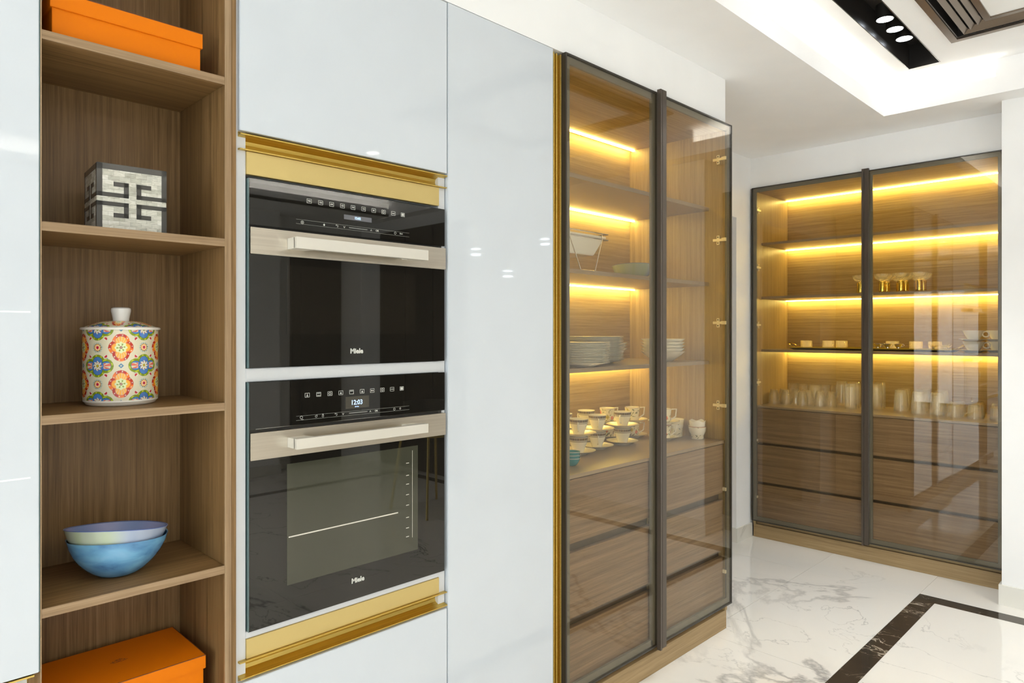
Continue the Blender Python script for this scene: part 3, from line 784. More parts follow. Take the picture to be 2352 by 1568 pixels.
def icon(m, x, z, kind):
    w_, h_, e = .0066, .0056, .0009
    y0, y1 = -.0003, .0005
    m.box(x - w_, x + w_, y0, y1, z + h_ - e, z + h_).box(x - w_, x + w_, y0, y1, z - h_, z - h_ + e)
    m.box(x - w_, x - w_ + e, y0, y1, z - h_, z + h_).box(x + w_ - e, x + w_, y0, y1, z - h_, z + h_)
    if kind == 'fan':
        m.prism([(x - .003, z - .0032), (x + .003, z - .0032), (x, z + .001)], y0, y1, 'Y').box(x - .0007, x + .0007, y0, y1, z, z + .0035)
    elif kind == 'bars':
        m.box(x - .0045, x + .0045, y0, y1, z + .002, z + .0033).box(x - .0045, x + .0045, y0, y1, z - .0033, z - .002)
    elif kind == 'top': m.box(x - .0045, x + .0045, y0, y1, z + .0022, z + .0036)
    elif kind == 'ring':
        for k in range(8):
            a = k * pi / 4; m.box(x + .0028 * cos(a) - .0008, x + .0028 * cos(a) + .0008, y0, y1, z + .0028 * sin(a) - .0008, z + .0028 * sin(a) + .0008)
    elif kind == 'tri': m.prism([(x - .003, z - .003), (x + .003, z - .003), (x, z + .003)], y0, y1, 'Y')
    elif kind == 'dots': m.box(x - .0036, x - .0010, y0, y1, z - .0018, z + .0018).box(x + .0010, x + .0036, y0, y1, z - .0018, z + .0018)
    elif kind == 'solid': m.box(x - .004, x + .004, y0, y1, z - .0036, z + .0036)
    elif kind == 'mid': m.box(x - .0045, x + .0045, y0, y1, z - .0007, z + .0007)

def ringmark(m, x, z, r, e=.0007):
    n = 14
    for k in range(n):
        a0, a1 = 2 * pi * k / n, 2 * pi * (k + 1) / n
        m.prism([(x + r * cos(a0), z + r * sin(a0)), (x + r * cos(a1), z + r * sin(a1)), (x + (r - e) * cos(a1), z + (r - e) * sin(a1)), (x + (r - e) * cos(a0), z + (r - e) * sin(a0))], -.0003, .0005, 'Y')

# compact oven above
t, cp, dr = oven('compact built-in oven with dark glass front and steel handle, the upper of two', 1.334, 1.788, 1.6770, 1.6710, 1.6075, 1.6240, 1.6525,
                 (.8151, 1.2122, 1.4148, 1.5870), (1.0150, 1.3690))
m = MB()
ix = [.8754, .9077, .9393, .9717, 1.0037, 1.0364, 1.0687, 1.1011, 1.1336, 1.1662]
wt = ['900', '750', '600', '450', '300', '150', '80', None, 'Auto', None]
for x, s_ in zip(ix, wt):
    icon(m, x, 1.7530, 'none' if s_ else ('ring' if x < 1.12 else 'solid'))
part(m, 'symbols', 'print', cp, smooth=False)
for x, s_ in zip(ix, wt):
    if s_: text(s_, .0052 if s_ != 'Auto' else .0042, (x, -.0002, 1.7530), 'lettering', 'print', cp, off=.00012)
part(MB().box(.976, 1.0621, -.0002, .0006, 1.7190, 1.7315), 'display', 'disp', cp, smooth=False)
text('12:02', .0088, (1.018, -.0004, 1.7250), 'clock_digits', 'bluelit', cp, off=.0002)
m = MB().box(.8396, 1.1889, -.0002, .0004, 1.7030, 1.7033).box(.8396, 1.1889, -.0002, .0004, 1.6922, 1.6925)
for k in range(26): m.box(.992 + k * .0022, .9931 + k * .0022, -.0002, .0004, 1.6972, 1.6990)
m.prism([(.9177, 1.6940), (.9205, 1.6972), (.9177, 1.7005), (.9149, 1.6972)], -.0003, .0005, 'Y')
ringmark(m, .8566, 1.6968, .0042); ringmark(m, 1.1402, 1.6984, .0034); ringmark(m, .8566, 1.6968, .0020)
m.box(.9535, .9585, -.0003, .0005, 1.7000, 1.7008).box(.9578, .9586, -.0003, .0005, 1.6960, 1.7004).box(.9550, .9586, -.0003, .0005, 1.6955, 1.6963).prism([(.9535, 1.7022), (.9535, 1.6986), (.9515, 1.7004)], -.0003, .0005, 'Y')
for x, s_ in ((.9772, -1), (1.0606, 1)):
    m.prism([(x - .0028, 1.6978 - s_ * .0022), (x - .0019, 1.6978 - s_ * .0022), (x, 1.6978 + s_ * .0013), (x + .0019, 1.6978 - s_ * .0022), (x + .0028, 1.6978 - s_ * .0022), (x, 1.6978 + s_ * .003)], -.0003, .0005, 'Y')
part(m, 'touch_marks', 'print', cp, smooth=False)
text('OK', .0070, (1.0804, -.0002, 1.6985), 'lettering', 'print', cp, off=.00012)
text('Start', .0052, (1.1605, -.0002, 1.6987), 'lettering', 'print', cp, off=.0001)

# full-height oven below
t, cp, dr = oven('full-size built-in oven with dark glass door showing clock, the lower of two', .7045, 1.2998, 1.1865, 1.1780, 1.1128, 1.1345, 1.1600,
                 (.8156, 1.2200, .7915, 1.0925), (1.0190, .7545))
m = MB()
kinds = ['fan', 'bars', 'ring', 'tri', 'top', 'tri', 'dots', 'ring', 'mid', 'solid']
for k, x in enumerate([.8701, .9022, .9344, .9667, .9991, 1.0319, 1.0642, 1.0969, 1.1296, 1.1625]): icon(m, x, 1.2602, kinds[k])
part(m, 'symbols', 'print', cp, smooth=False)
part(MB().box(.9811, 1.0537, -.0002, .0006, 1.2165, 1.2480), 'display', 'disp2', cp, smooth=False)
text('12:03', .0178, (1.0153, -.0004, 1.2315), 'clock_digits', 'bluelit', cp, off=.0002, sx=.93)
text('20 Feb', .0045, (1.0153, -.0004, 1.2203), 'display_date', 'bluelit', cp)
m = MB().box(.840, 1.1889, -.0002, .0004, 1.2088, 1.2091).box(.840, 1.1889, -.0002, .0004, 1.1984, 1.1987)
for k in range(26): m.box(.992 + k * .0022, .9931 + k * .0022, -.0002, .0004, 1.2035, 1.2053)
ringmark(m, .8540, 1.2050, .0038); m.box(.8540, .8600, -.0003, .0005, 1.1990, 1.1998)
ringmark(m, .8951, 1.2045, .0030); m.box(.8975, .8983, -.0003, .0005, 1.2060, 1.2090)
ringmark(m, .9143, 1.2035, .0028); ringmark(m, .9143, 1.2080, .0018)
ringmark(m, 1.1372, 1.2037, .0034); ringmark(m, 1.1572, 1.2040, .0026)
m.box(.9505, .9555, -.0003, .0005, 1.2060, 1.2068).box(.9548, .9556, -.0003, .0005, 1.2020, 1.2064).box(.9520, .9556, -.0003, .0005, 1.2015, 1.2023).prism([(.9505, 1.2082), (.9505, 1.2046), (.9485, 1.2064)], -.0003, .0005, 'Y')
for x, s_ in ((.9736, -1), (1.058, 1)):
    m.prism([(x - .0028, 1.2038 - s_ * .0022), (x - .0019, 1.2038 - s_ * .0022), (x, 1.2038 + s_ * .0013), (x + .0019, 1.2038 - s_ * .0022), (x + .0028, 1.2038 - s_ * .0022), (x, 1.2038 + s_ * .003)], -.0003, .0005, 'Y')
part(m, 'touch_marks', 'print', cp, smooth=False)
text('OK', .0070, (1.0774, -.0002, 1.2037), 'lettering', 'print', cp, off=.00012)
part(MB().box(.735, 1.305, -.0006, .0004, 1.1868, 1.1874), 'trim_line', 'chrome', t, smooth=False)

dr0 = dr
part(MB().prism([(.8200, .909), (1.1500, .909), (1.1500, .912), (.8200, .912)], -.0001, .0004, 'Y'), 'oven_rack', 'satin', dr0, smooth=False)
m = MB()
for z in (1.045, 1.010, .985, .955, .925, .890, .860, .835):
    part(MB().box(1.178, 1.188, -.0001, .0004, z, z + .0018), 'runner', 'satin', dr0, smooth=False)
part(MB().box(1.2000, 1.2008, -.0001, .0004, .83, 1.08), 'rail', 'satin', dr0, smooth=False)

# ================================================================== TALL WHITE CABINET WITH GOLD STRIP
t = thing('tall_cabinet', 'tall narrow white glossy cabinet with a vertical gold grip, beside the ovens', 'cabinet', (1.57, .3, 0))
part(MB().box(1.331, 1.810, .022, .60, .1, 2.41), 'body', 'carc', t)
part(MB().box(1.3325, 1.8105, 0, .020, .102, 2.413), 'door', 'white', t, bev=.0012)
gp = [(1.8112, .034), (1.8112, -.001), (1.8135, -.002), (1.8175, .010), (1.8215, .016), (1.8255, .010), (1.8285, .001), (1.8310, .000), (1.8345, .012), (1.8395, .018), (1.8445, .012), (1.8480, -.001), (1.8512, -.002), (1.8512, .034)]
part(MB().prism(gp, .102, 2.402, 'Z'), 'grip_profile', 'gold', t, smooth=False)
part(MB().box(1.331, 1.850, .05, .07, 0.0, .10), 'plinth', 'walX', t)

# ================================================================== GLASS-FRONTED CABINETS
def glass_cabinet(label, origin, rz, Wd, depth, li, ri, zs, ctr, gaps, gth, dsplit, dw, hgl, hinge_side, ztop, zbot, hz):
    """local frame: x along the front, y into the cabinet, z up. zs = shelf tops"""
    t = thing('glass_display_cabinet', label, 'cabinet', origin, rz)
    P = lambda mb, n, m, par=None, **k: part(mb, n, m, par or t, local=True, **k)
    P(MB().box(li - .018, li, .0, depth + .02, 0.09, ztop), 'side_panel', 'oakZ')
    P(MB().box(ri, ri + .018, .0, depth + .02, 0.09, ztop), 'side_panel', 'oakZ')
    P(MB().box(li, ri, depth, depth + .015, .09, ztop), 'back_panel', 'oakX')
    P(MB().box(li, ri, .001, depth, ztop - .022, ztop), 'top_panel', 'oakX')
    P(MB().box(li, ri, .02, depth, .09, .108), 'bottom_panel', 'oakX')
    P(MB().box(li - .018, ri + .018, .004, .024, 0.0, .0885), 'plinth', 'plnX', bev=.0008)
    yl = depth - .034
    zt_ = ztop - .022
    P(MB().box(li + .004, ri - .004, yl, yl + .012, zt_ - .005, zt_ - .0005), 'led_strip', 'led', smooth=False)
    for z in zs:
        s_ = P(MB().box(li + .0005, ri - .0005, .085, depth - .0005, z - .017, z), 'shelf', 'shelf', bev=.0008)
        P(MB().box(li + .004, ri - .004, yl, yl + .012, z - .0215, z - .0172), 'led_strip', 'led', s_, smooth=False)
    P(MB().box(li + .0005, ri - .0005, .003, depth - .0005, ctr - .014, ctr), 'counter', 'shelf', bev=.0008)
    lv = [.112, gaps[1], gaps[0], ctr - .0175]
    mid = dsplit
    P(MB().box(mid - .009, mid + .009, .03, depth, .108, ctr - .016), 'divider', 'oakZ')
    P(MB().box(li, ri, .035, .040, .108, ctr - .016), 'drawer_recess', 'groove', smooth=False)
    for x0, x1 in ((li + .003, mid - .0015), (mid + .0015, ri - .010)):
        for k in range(3):
            z0 = lv[k] + (gth / 2 if k else 0); z1 = lv[k + 1] - (gth / 2 if k < 2 else 0)
            P(MB().box(x0, x1, .006, .026, z0, z1), 'drawer', 'drwX', bev=.001)
    # hinges
    for side, xw, sg in hinge_side:
        for z in hz:
            h = P(MB().box(min(xw, xw + sg * .010), max(xw, xw + sg * .010), .008, .060, z - .006, z + .006)
                  .box(min(xw, xw + sg * .006), max(xw, xw + sg * .006), .028, .042, z - .022, z + .022)
                  .box(min(xw, xw + sg * .016), max(xw, xw + sg * .016), -.010, .012, z - .008, z + .008), 'hinge', 'hinge', bev=.0008)
            for q_ in (.011, -.017):
                P(MB().box(min(xw + sg * .0055, xw + sg * .0066), max(xw + sg * .0055, xw + sg * .0066), .032, .038, z + q_, z + q_ + .006), 'screw', 'black', h, smooth=False)
    # doors
    z0, z1 = zbot, ztop + .002
    for k, (a, b) in enumerate(((0.0, dsplit - dw), (dsplit + dw, Wd))):
        e = .005 if rz else .0065
        er = .015 if (not rz and k == 0) else e
        d_ = P(MB().box(a, a + e, -.022, -.001, z0, z1).box(b - er, b, -.022, -.001, z0, z1).box(a + e, b - e, -.022, -.001, z1 - e, z1).box(a + e, b - e, -.022, -.001, z0, z0 + e), 'door', 'bronze', smooth=False)
        i_ = .026
        P(MB().box(a + e, a + e + i_, -.012, -.002, z0 + e, z1 - e).box(b - er - i_, b - er, -.012, -.002, z0 + e, z1 - e)
          .box(a + e + i_, b - e - i_, -.012, -.002, z1 - e - i_, z1 - e).box(a + e + i_, b - e - i_, -.012, -.002, z0 + e, z0 + e + i_), 'inner_frame', 'bronzein', d_, smooth=False)
        P(MB().box(a + e + .0003, b - er - .0003, -.0205, -.0165, z0 + e + .0003, z1 - e - .0003), 'glass_pane', 'pane', d_, smooth=False)
        if k == hgl[0]:
            P(MB().box(hgl[1], hgl[1] + .012, -.040, -.0225, z0 - .012, z1 + .010).box(hgl[1] + .0145, hgl[2], -.040, -.0225, z0 - .006, z1 + .010).box(hgl[1] + .001, hgl[2] - .001, -.034, -.0222, z0 - .004, z1 + .008), 'handle', M['handle'], d_, smooth=False)
    return t
M['handle'] = plain('brown_bronze_handle_profile', (0.095, 0.075, 0.058), 0.28, metal=0.4)
glass_cabinet('glass-fronted lit cabinet holding plates and cups, right of the gold strip', (1.853, 0, 0), 0, 1.222, .55, .0185, 1.197,
              (2.026, 1.662, 1.281), .903, (.637, .366), .034, .5955, .0035, (1, .577, .6205), (('r', 1.197, -1),), 2.406, .125, (2.249, 1.862, 1.465, 1.069, .672, .28))
glass_cabinet('glass-fronted lit cabinet of tumblers on the far wall', (4.582, .594, 0), radians(-90), 1.446, .52, .019, 1.427,
              (2.046, 1.669, 1.299), .912, (.650, .377), .018, .7425, .0015, (0, .7205, .760), (('l', .019, 1),), 2.416, .115, (2.267, 1.869, 1.470, 1.071, .672, .28))

# ================================================================== CHINA IN THE LEFT GLASS CABINET
S3, S2, CT = 1.281, 1.662, .903
def plate_mb(R, h):
    return MB().lathe([(0, .001), (R * .55, .0), (R * .57, .0025), (R * .66, .006), (R * .985, h), (R, h + .0012), (R * .975, h + .0018), (R * .66, .0085), (R * .60, .005), (0, .0045)], 48)
def one(name, cat, mb, m='porc', seg=None):
    t = thing(name, '', cat); part(mb, 'body', m, t, local=True); return t
ordn = ['bottom', 'second', 'third', 'fourth', 'fifth', 'sixth', 'seventh', 'eighth', 'ninth', 'tenth', 'eleventh', 'twelfth', 'thirteenth']
M['china'] = plain('cream_bone_china', (0.86, 0.85, 0.80), 0.14, spec=.6)
def single(name, cat, mb, m):
    """a thing that is one mesh"""
    o = part(mb, name, m, None, local=True); tag(o, '', cat); return o
P1 = Proto(single('dinner_plate', 'plate', plate_mb(.135, .018), 'china'))
n = 13
for k in range(n):
    pos = 'topmost' if k == n - 1 else (ordn[k] + (' from the bottom' if k else ''))
    P1.put((2.152 + random.uniform(-.003, .003), .178 + random.uniform(-.002, .002), S3 + .0002 + k * .0066), random.uniform(0, 6),
           'white dinner plate, %s of the front left plate stack' % pos if k else 'white dinner plate at the bottom of the front left plate stack', 'dinner plates in the front left stack')
n = 16
for k in range(n):
    nm = {0: 'at the bottom of', n - 1: 'topmost of'}.get(k, None)
    lab = 'white dinner plate %s the taller plate stack at the back' % nm if nm else 'white dinner plate counted %s up in the taller back plate stack' % (['', 'second', 'third', 'fourth', 'fifth', 'sixth', 'seventh', 'eighth', 'ninth', 'tenth', 'eleventh', 'twelfth', 'thirteenth', 'fourteenth', 'fifteenth'][k])
    P1.put((2.418 + random.uniform(-.003, .003), .300 + random.uniform(-.002, .002), S3 + .0002 + k * .0067), random.uniform(0, 6), lab, 'dinner plates in the back stack')
bw = MB().lathe([(0, .002), (.045, .0), (.048, .003), (.062, .012), (.086, .030), (.100, .044), (.1035, .047), (.1005, .0468), (.083, .032), (.060, .0155), (.045, .007), (0, .006)], 56,
                fn=lambda a, r, z, j: (r * (1 + .012 * cos(10 * a) * (z > .03)), z))
P2 = Proto(single('soup_bowl', 'bowl', bw, 'china'))
for k in range(5):
    P2.put((2.845, .215, S3 + .0002 + k * .0150), random.uniform(0, 6), 'white scalloped bowl, %s in the stack right of the plates' % ('lowest' if k == 0 else 'topmost' if k == 4 else ordn[k] + ' from the bottom'), 'white bowls beside the plates')
sb = MB().lathe([(0, .002), (.040, .0), (.042, .003), (.058, .050), (.064, .054), (.072, .060), (.074, .062), (.070, .0617), (.061, .056), (.055, .050), (.038, .007), (0, .006)], 40)
P3 = Proto(single('side_dish', 'dish', sb, 'china'))
for k in range(3):
    P3.put((2.690, .400, S3 + .0002 + k * .0130), 0, 'white side dish %s in the small stack between plates and bowls' % ('lowest', 'in the middle', 'topmost')[k], 'small dishes behind the bowls')
pale_bowl('bowl', 'pale green and blue bowl on the shelf above the plates', (2.74, .315, S2 + .0002), radians(10), s=.98, A=.004)

# white dish in a wire stand
t = thing('serving_dish_stand', 'white tapered serving dish held in a chrome wire stand, at the left of its shelf', 'dish stand', (2.16, .25, S2))
dsh = MB(); x0, x1, y0, y1 = 2.02, 2.285, .14, .32
def frustum(m, a, b):
    i = len(m.v)
    for (X0, X1, Y0, Y1, z) in (a, b): m.v += [(X0, Y0, z), (X1, Y0, z), (X1, Y1, z), (X0, Y1, z)]
    m.f += [(i + 3, i + 2, i + 1, i), (i + 4, i + 5, i + 6, i + 7)] + [(i + k, i + (k + 1) % 4, i + 4 + (k + 1) % 4, i + 4 + k) for k in range(4)]
frustum(dsh, (x0 + .035, x1 - .035, y0 + .025, y1 - .025, 1.735), (x0, x1, y0, y1, 1.805))
dsh.box(x0 - .008, x1 + .008, y0 - .008, y1 + .008, 1.805, 1.813)
part(dsh, 'dish', 'porc', t, bev=.003)
st = MB()
for z in (1.7985, 1.822):
    st.tube([(x0 - .008, y0 - .013, z), (x1 + .010, y0 - .013, z), (x1 + .010, y1 + .013, z), (x0 - .008, y1 + .013, z)], .0022, 8, close=True)
for x, xb in ((x0 + .03, x0 + .09), (x1 - .03, x1 - .085)):
    for y, yb in ((y0 - .013, y0 - .02), (y1 + .013, y1 + .02)):
        st.tube([(x, y, 1.822), (x, y, 1.795), (xb, yb, S2 + .0035)], .0022, 8)
st.tube([(x0 + .085, y0 - .02, S2 + .003), (x1 - .080, y0 - .02, S2 + .003)], .0026, 8).tube([(x0 + .085, y1 + .02, S2 + .003), (x1 - .080, y1 + .02, S2 + .003)], .0026, 8)
part(st, 'wire_stand', 'chrome', t)

# cups with a patterned band, saucers, floral mugs
BAN = [srgb(105, 95, 80), srgb(135, 118, 95), srgb(95, 80, 65), srgb(150, 130, 100)]
WCH = srgb(240, 238, 228)
def cupband(a, r, z, j):
    if j <= 12 and .0545 < z < .0655:
        return BAN[int(a * 7) % 4]
    if j <= 12 and (.0485 < z < .0500): return srgb(150, 145, 130)
    return WCH
def handle_pts(r0, r1, z0, z1, out, n=14):
    pts = []
    for k in range(n + 1):
        a = pi * k / n
        pts.append((r0 + (r1 - r0) * k / n + out * sin(a), 0, z0 + (z1 - z0) * (1 - cos(a)) / 2))
    return pts
cz = [(0, .0), (.022, .0), (.023, .004), (.0245, .010), (.030, .026), (.0345, .038), (.0368, .0475), (.0371, .0487), (.0373, .0498), (.0380, .0540), (.0381, .0548), (.0394, .0650), (.0396, .0660), (.0400, .068), (.0385, .0678), (.034, .042), (.026, .018), (.018, .006), (0, .005)]
t = thing('teacup', '', 'cup'); part(painted_lathe(cz, 64, cupband), 'bowl', 'paint', t, local=True)
part(MB().tube(handle_pts(.036, .028, .054, .018, .020), .0032, 8), 'handle', 'china', t, local=True)
CUP = Proto(t)
def sauc(a, r, z, j):
    if j in (4, 5, 6) : return srgb(175, 155, 115) if j == 5 else WCH
    return srgb(238, 232, 205) if j > 6 else WCH
sz = [(0, .002), (.036, .0), (.038, .003), (.052, .0085), (.0735, .0165), (.0755, .0175), (.0735, .0182), (.054, .0105), (.036, .0062), (0, .0058)]
t = single('saucer', 'saucer', painted_lathe(sz, 56, sauc), 'paint'); SAU = Proto(t)
def floral(seed, top, grey=False):
    rn = random.Random(seed); fl = []
    for k in range(9):
        fl.append((rn.uniform(0, 2 * pi), rn.uniform(.018, top - .012), rn.choice(['r', 'r', 'o', 'y', 'b']) if not grey else 'g', rn.uniform(.0060, .0095)))
    lv = [(rn.uniform(0, 2 * pi), rn.uniform(.006, top - .006), rn.uniform(0, pi), rn.uniform(.005, .010)) for k in range(46)]
    def f(a, r, z, j):
        if z > top - .0016: return srgb(170, 90, 70) if not grey else WCH
        for fa, fz, c_, fr_ in fl:
            d = (a - fa + pi) % (2 * pi) - pi
            dx, dz = d * r, z - fz; q = math.hypot(dx, dz); an = math.atan2(dz, dx)
            R_ = fr_ * (1 + .18 * cos(5 * an))
            if q < R_:
                if c_ == 'r': return srgb(215, 90, 60) if q > R_ * .35 else srgb(240, 190, 150)
                if c_ == 'o': return srgb(235, 120, 60) if q > R_ * .4 else srgb(200, 60, 40)
                if c_ == 'y': return srgb(190, 175, 70) if q > R_ * .3 else srgb(150, 130, 50)
                if c_ == 'b': return srgb(165, 150, 140)
                return srgb(120, 118, 112) if R_ * .55 < q < R_ * .8 else srgb(215, 213, 205)
        for la, lz, th, ln in lv:
            d = (a - la + pi) % (2 * pi) - pi
            dx, dz = d * r, z - lz; u = dx * cos(th) + dz * sin(th); v = -dx * sin(th) + dz * cos(th)
            if abs(u) < ln and abs(v) < .0016 * (1 - abs(u) / ln) + .0003: return srgb(105, 110, 75) if not grey else srgb(120, 120, 118)
        return srgb(236, 230, 208)
    return f
def mug_prof(R0, R1, h):
    p = [(0, 0), (R0 * .92, 0), (R0, .003)] + [(R0 + (R1 - R0) * (k / 40) ** 1.6, .003 + (h - .003) * k / 40) for k in range(1, 41)]
    return p + [(R1 - .002, h), (R1 - .004, h * .6), (R0 - .004, .010), (0, .006)]
def mug(name, label, seed, R0, R1, h, loc, rz, grey=False, square=False):
    t = thing(name, label, 'cup', loc, rz)
    pf = mug_prof(R0, R1, h); nn = len(pf); ff = floral(seed, h, grey)
    part(painted_lathe(pf, 120, lambda a, r, z, j: ff(a, r, z, j) if 2 < j < nn - 4 else WCH), 'bowl', 'paint', t, local=True)
    if square: pts = [(R1 - .002, 0, h * .95), (R1 + .024, 0, h * .97), (R1 + .020, 0, h * .45), (R0 + (R1 - R0) * .2, 0, h * .18)]
    else: pts = handle_pts(R1 - .003, R0 + .003, h * .9, h * .2, .020)
    part(MB().tube(pts, .0032, 8), 'handle', 'china', t, local=True)
    return t
# three front stacks of banded cups, two behind them
def cup_stack(x, y, a1, a2, where):
    SAU.put((x, y, CT + .0002), 0, 'cream saucer under the lower banded cup, %s' % where, 'saucers of the banded cups')
    CUP.put((x, y, CT + .0065), a1, 'white teacup with patterned brown band, lower one, %s' % where, 'banded teacups')
    SAU.put((x + .002, y, CT + .0760), 0, 'cream saucer between two banded cups, %s' % where, 'saucers of the banded cups')
    CUP.put((x + .002, y, CT + .0825), a2, 'white teacup with patterned brown band, upper one, %s' % where, 'banded teacups')
cup_stack(2.615, .285, radians(60), radians(200), 'right stack of the front row')
cup_stack(2.432, .290, radians(225), radians(225), 'middle stack of the front row')
cup_stack(2.268, .262, radians(100), radians(215), 'left stack of the front row')
cup_stack(2.535, .435, radians(90), radians(90), 'middle stack of the back row')
cup_stack(2.365, .430, radians(90), radians(90), 'left stack of the back row')
def mug_stack(x, y, seed, a1, a2, where, sq=True):
    SAU.put((x, y, CT + .0002), 0, 'saucer under the lower floral mug, %s' % where, 'saucers of the floral mugs')
    mug('teacup', 'red floral mug, lower one of two, %s' % where, seed, .031, .0365, .066, (x, y, CT + .0065), a1, square=sq)
    SAU.put((x, y, CT + .0740), 0, 'saucer between two floral mugs, %s' % where, 'saucers of the floral mugs')
    mug('teacup', 'red floral mug, upper one of two, %s' % where, seed + 1, .031, .0375, .068, (x, y, CT + .0805), a2, square=sq)
mug_stack(2.705, .440, 11, radians(-20), radians(-20), 'behind the right banded cups')
mug_stack(2.822, .375, 21, radians(-40), radians(-40), 'right of the banded cups')
mug_stack(2.868, .225, 31, radians(-45), radians(-45), 'beside the door handle')
mug('sugar_pot', 'grey patterned tall mug second from the right on the cabinet counter', 41, .037, .045, .088, (2.985, .235, CT + .0002), radians(180), grey=True)
mug('teacup', 'red floral cup at the right end of the counter, with another cup nested inside', 51, .029, .0435, .062, (3.000, .120, CT + .0002), radians(45))
t = thing('teacup', 'plain white cup with wavy rim nested in the right-hand floral cup', 'cup', (3.000, .120, CT + .030))
part(MB().lathe([(0, 0), (.022, 0), (.030, .014), (.0375, .034), (.0395, .058), (.0375, .0575), (.035, .034), (.026, .012), (0, .006)], 56, fn=lambda a, r, z, j: (r, z + (.004 * cos(5 * a) if z > .05 else 0))), 'bowl', 'porc', t, local=True)
tc_ = MB().lathe([(0, 0), (.014, 0), (.020, .004), (.028, .016), (.0335, .030), (.032, .0298), (.026, .017), (.018, .006), (0, .004)], 36)
tg = thing('small_bowl', '', 'bowl'); part(tc_, 'body', 'teal', tg, local=True)
part(MB().tube([(.0335 * cos(2 * pi * k / 36), .0335 * sin(2 * pi * k / 36), .0300) for k in range(36)], .0008, 6, close=True), 'white_rim', 'porc', tg, local=True)
TC = Proto(tg)
for k in range(3):
    TC.put((2.055, .120, CT + .0002 + k * .0125), 0, 'small teal bowl, %s of three nested at the left end of the counter' % ('lowest', 'middle one', 'topmost')[k], 'teal bowls on the counter')

# ================================================================== GLASSWARE IN THE FAR CABINET
CB, SB3, SB2 = .912, 1.299, 1.669
def flute(n_, amp):
    return lambda a, r, z, j: (r * (1 + amp * cos(n_ * a)), z)
def glassmb(prof, seg=30, fn=None): return MB().lathe(prof, seg, fn=fn)
def gth(name, prof, m, fn=None, seg=30):
    return Proto(single(name, 'glass', glassmb(prof + prof[:1], seg, fn), m))
SHORT = gth('tumbler', [(.0365, 0), (.0365, .004), (.0350, .045), (.0300, .078), (.0240, .100), (.0225, .104), (0, .104), (0, .092), (.0205, .092), (.0285, .072), (.0325, .040), (.0345, 0)], 'tumbler', flute(12, .02), 36)
TEXT = gth('tumbler', [(.036, 0), (.0355, .05), (.034, .125), (.031, .135), (0, .135), (0, .120), (.031, .120), (.033, .05), (.034, 0)], 'tumbler', flute(9, .025), 36)
HIGH = gth('highball_glass', [(.036, 0), (.0355, .06), (.0345, .140), (.0335, .165), (.030, .170), (0, .170), (0, .148), (.0315, .148), (.0335, .06), (.0342, 0)], 'tumblerfine', flute(14, .02), 42)
TALL = gth('tumbler', [(.040, 0), (.0385, .05), (.0345, .110), (.0325, .135), (.030, .140), (0, .140), (0, .122), (.0295, .122), (.0325, .10), (.0365, .05), (.0382, 0)], 'tumbler', flute(16, .015), 48)
CUTG = gth('whisky_glass', [(.0405, 0), (.0395, .02), (.0365, .065), (.0350, .078), (.032, .082), (0, .082), (0, .068), (.0315, .068), (.0345, .05), (.0385, 0)], 'tumbler', flute(8, .03), 40)
rows = [
    (SHORT, 'short faceted tumbler upside down', 'short faceted tumblers on the cabinet counter', [
        (4.770, .530, 'leftmost in the front row'), (4.790, .452, 'second from left in the front row'), (4.775, .330, 'third from left in the front row'), (4.790, .220, 'fourth from left in the front row'),
        (4.860, .500, 'leftmost in the second row'), (4.862, .412, 'second from left in the second row'), (4.850, .319, 'third from left in the second row'), (4.855, .170, 'right end of the second row'),
        (4.868, .245, 'between the third and fourth of the front row'), (4.940, .470, 'left in the third row'), (4.935, .372, 'middle of the third row')]),
    (TEXT, 'taller textured tumbler upside down', 'textured tumblers at the back left', [
        (5.035, .504, 'at the back left'), (5.025, .428, 'second at the back'), (5.030, .352, 'third at the back'), (4.945, .312, 'in front of the back row'), (5.030, .276, 'fourth at the back'), (5.035, .200, 'right end of the back row')]),
    (HIGH, 'tall fluted highball glass upside down', 'highball glasses near the door handle', [
        (4.962, .138, 'behind the short tumblers'), (4.790, .020, 'nearest the front, left door'), (4.870, .030, 'second in the row by the door handle'), (4.960, .050, 'third in the row by the door handle'),
        (4.870, -.110, 'front one, right of the door handle'), (4.965, -.100, 'middle one, right of the door handle'), (5.045, -.080, 'rear one, right of the door handle')]),
    (TALL, 'tapered carved tumbler upside down', 'carved tall tumblers behind the right door', [
        (4.870, -.255, 'first column, front'), (4.955, -.245, 'first column, middle'), (5.040, -.235, 'first column, back'), (4.803, -.372, 'second column, front'), (4.886, -.362, 'second column, second'),
        (4.968, -.352, 'second column, third'), (5.050, -.342, 'second column, back'), (4.790, -.478, 'third column, front'), (4.875, -.468, 'third column, second'), (4.960, -.455, 'third column, third'), (5.045, -.445, 'third column, back')]),
    (CUTG, 'short diagonal-cut whisky glass upside down', 'cut whisky glasses at the right end', [
        (4.790, -.570, 'left column, front'), (4.880, -.562, 'left column, second'), (4.970, -.550, 'left column, back'), (4.780, -.675, 'middle column, front'), (4.868, -.662, 'middle column, second'),
        (4.955, -.650, 'middle column, third'), (5.043, -.635, 'middle column, back'), (4.790, -.785, 'right column, front'), (4.880, -.772, 'right column, second'), (4.970, -.758, 'right column, back')]),
]
for pr_, lab, grp, pts in rows:
    for x, y, w_ in pts:
        pr_.put((x, y, CB + .0002), random.uniform(0, 6), '%s, %s' % (lab, w_), grp)

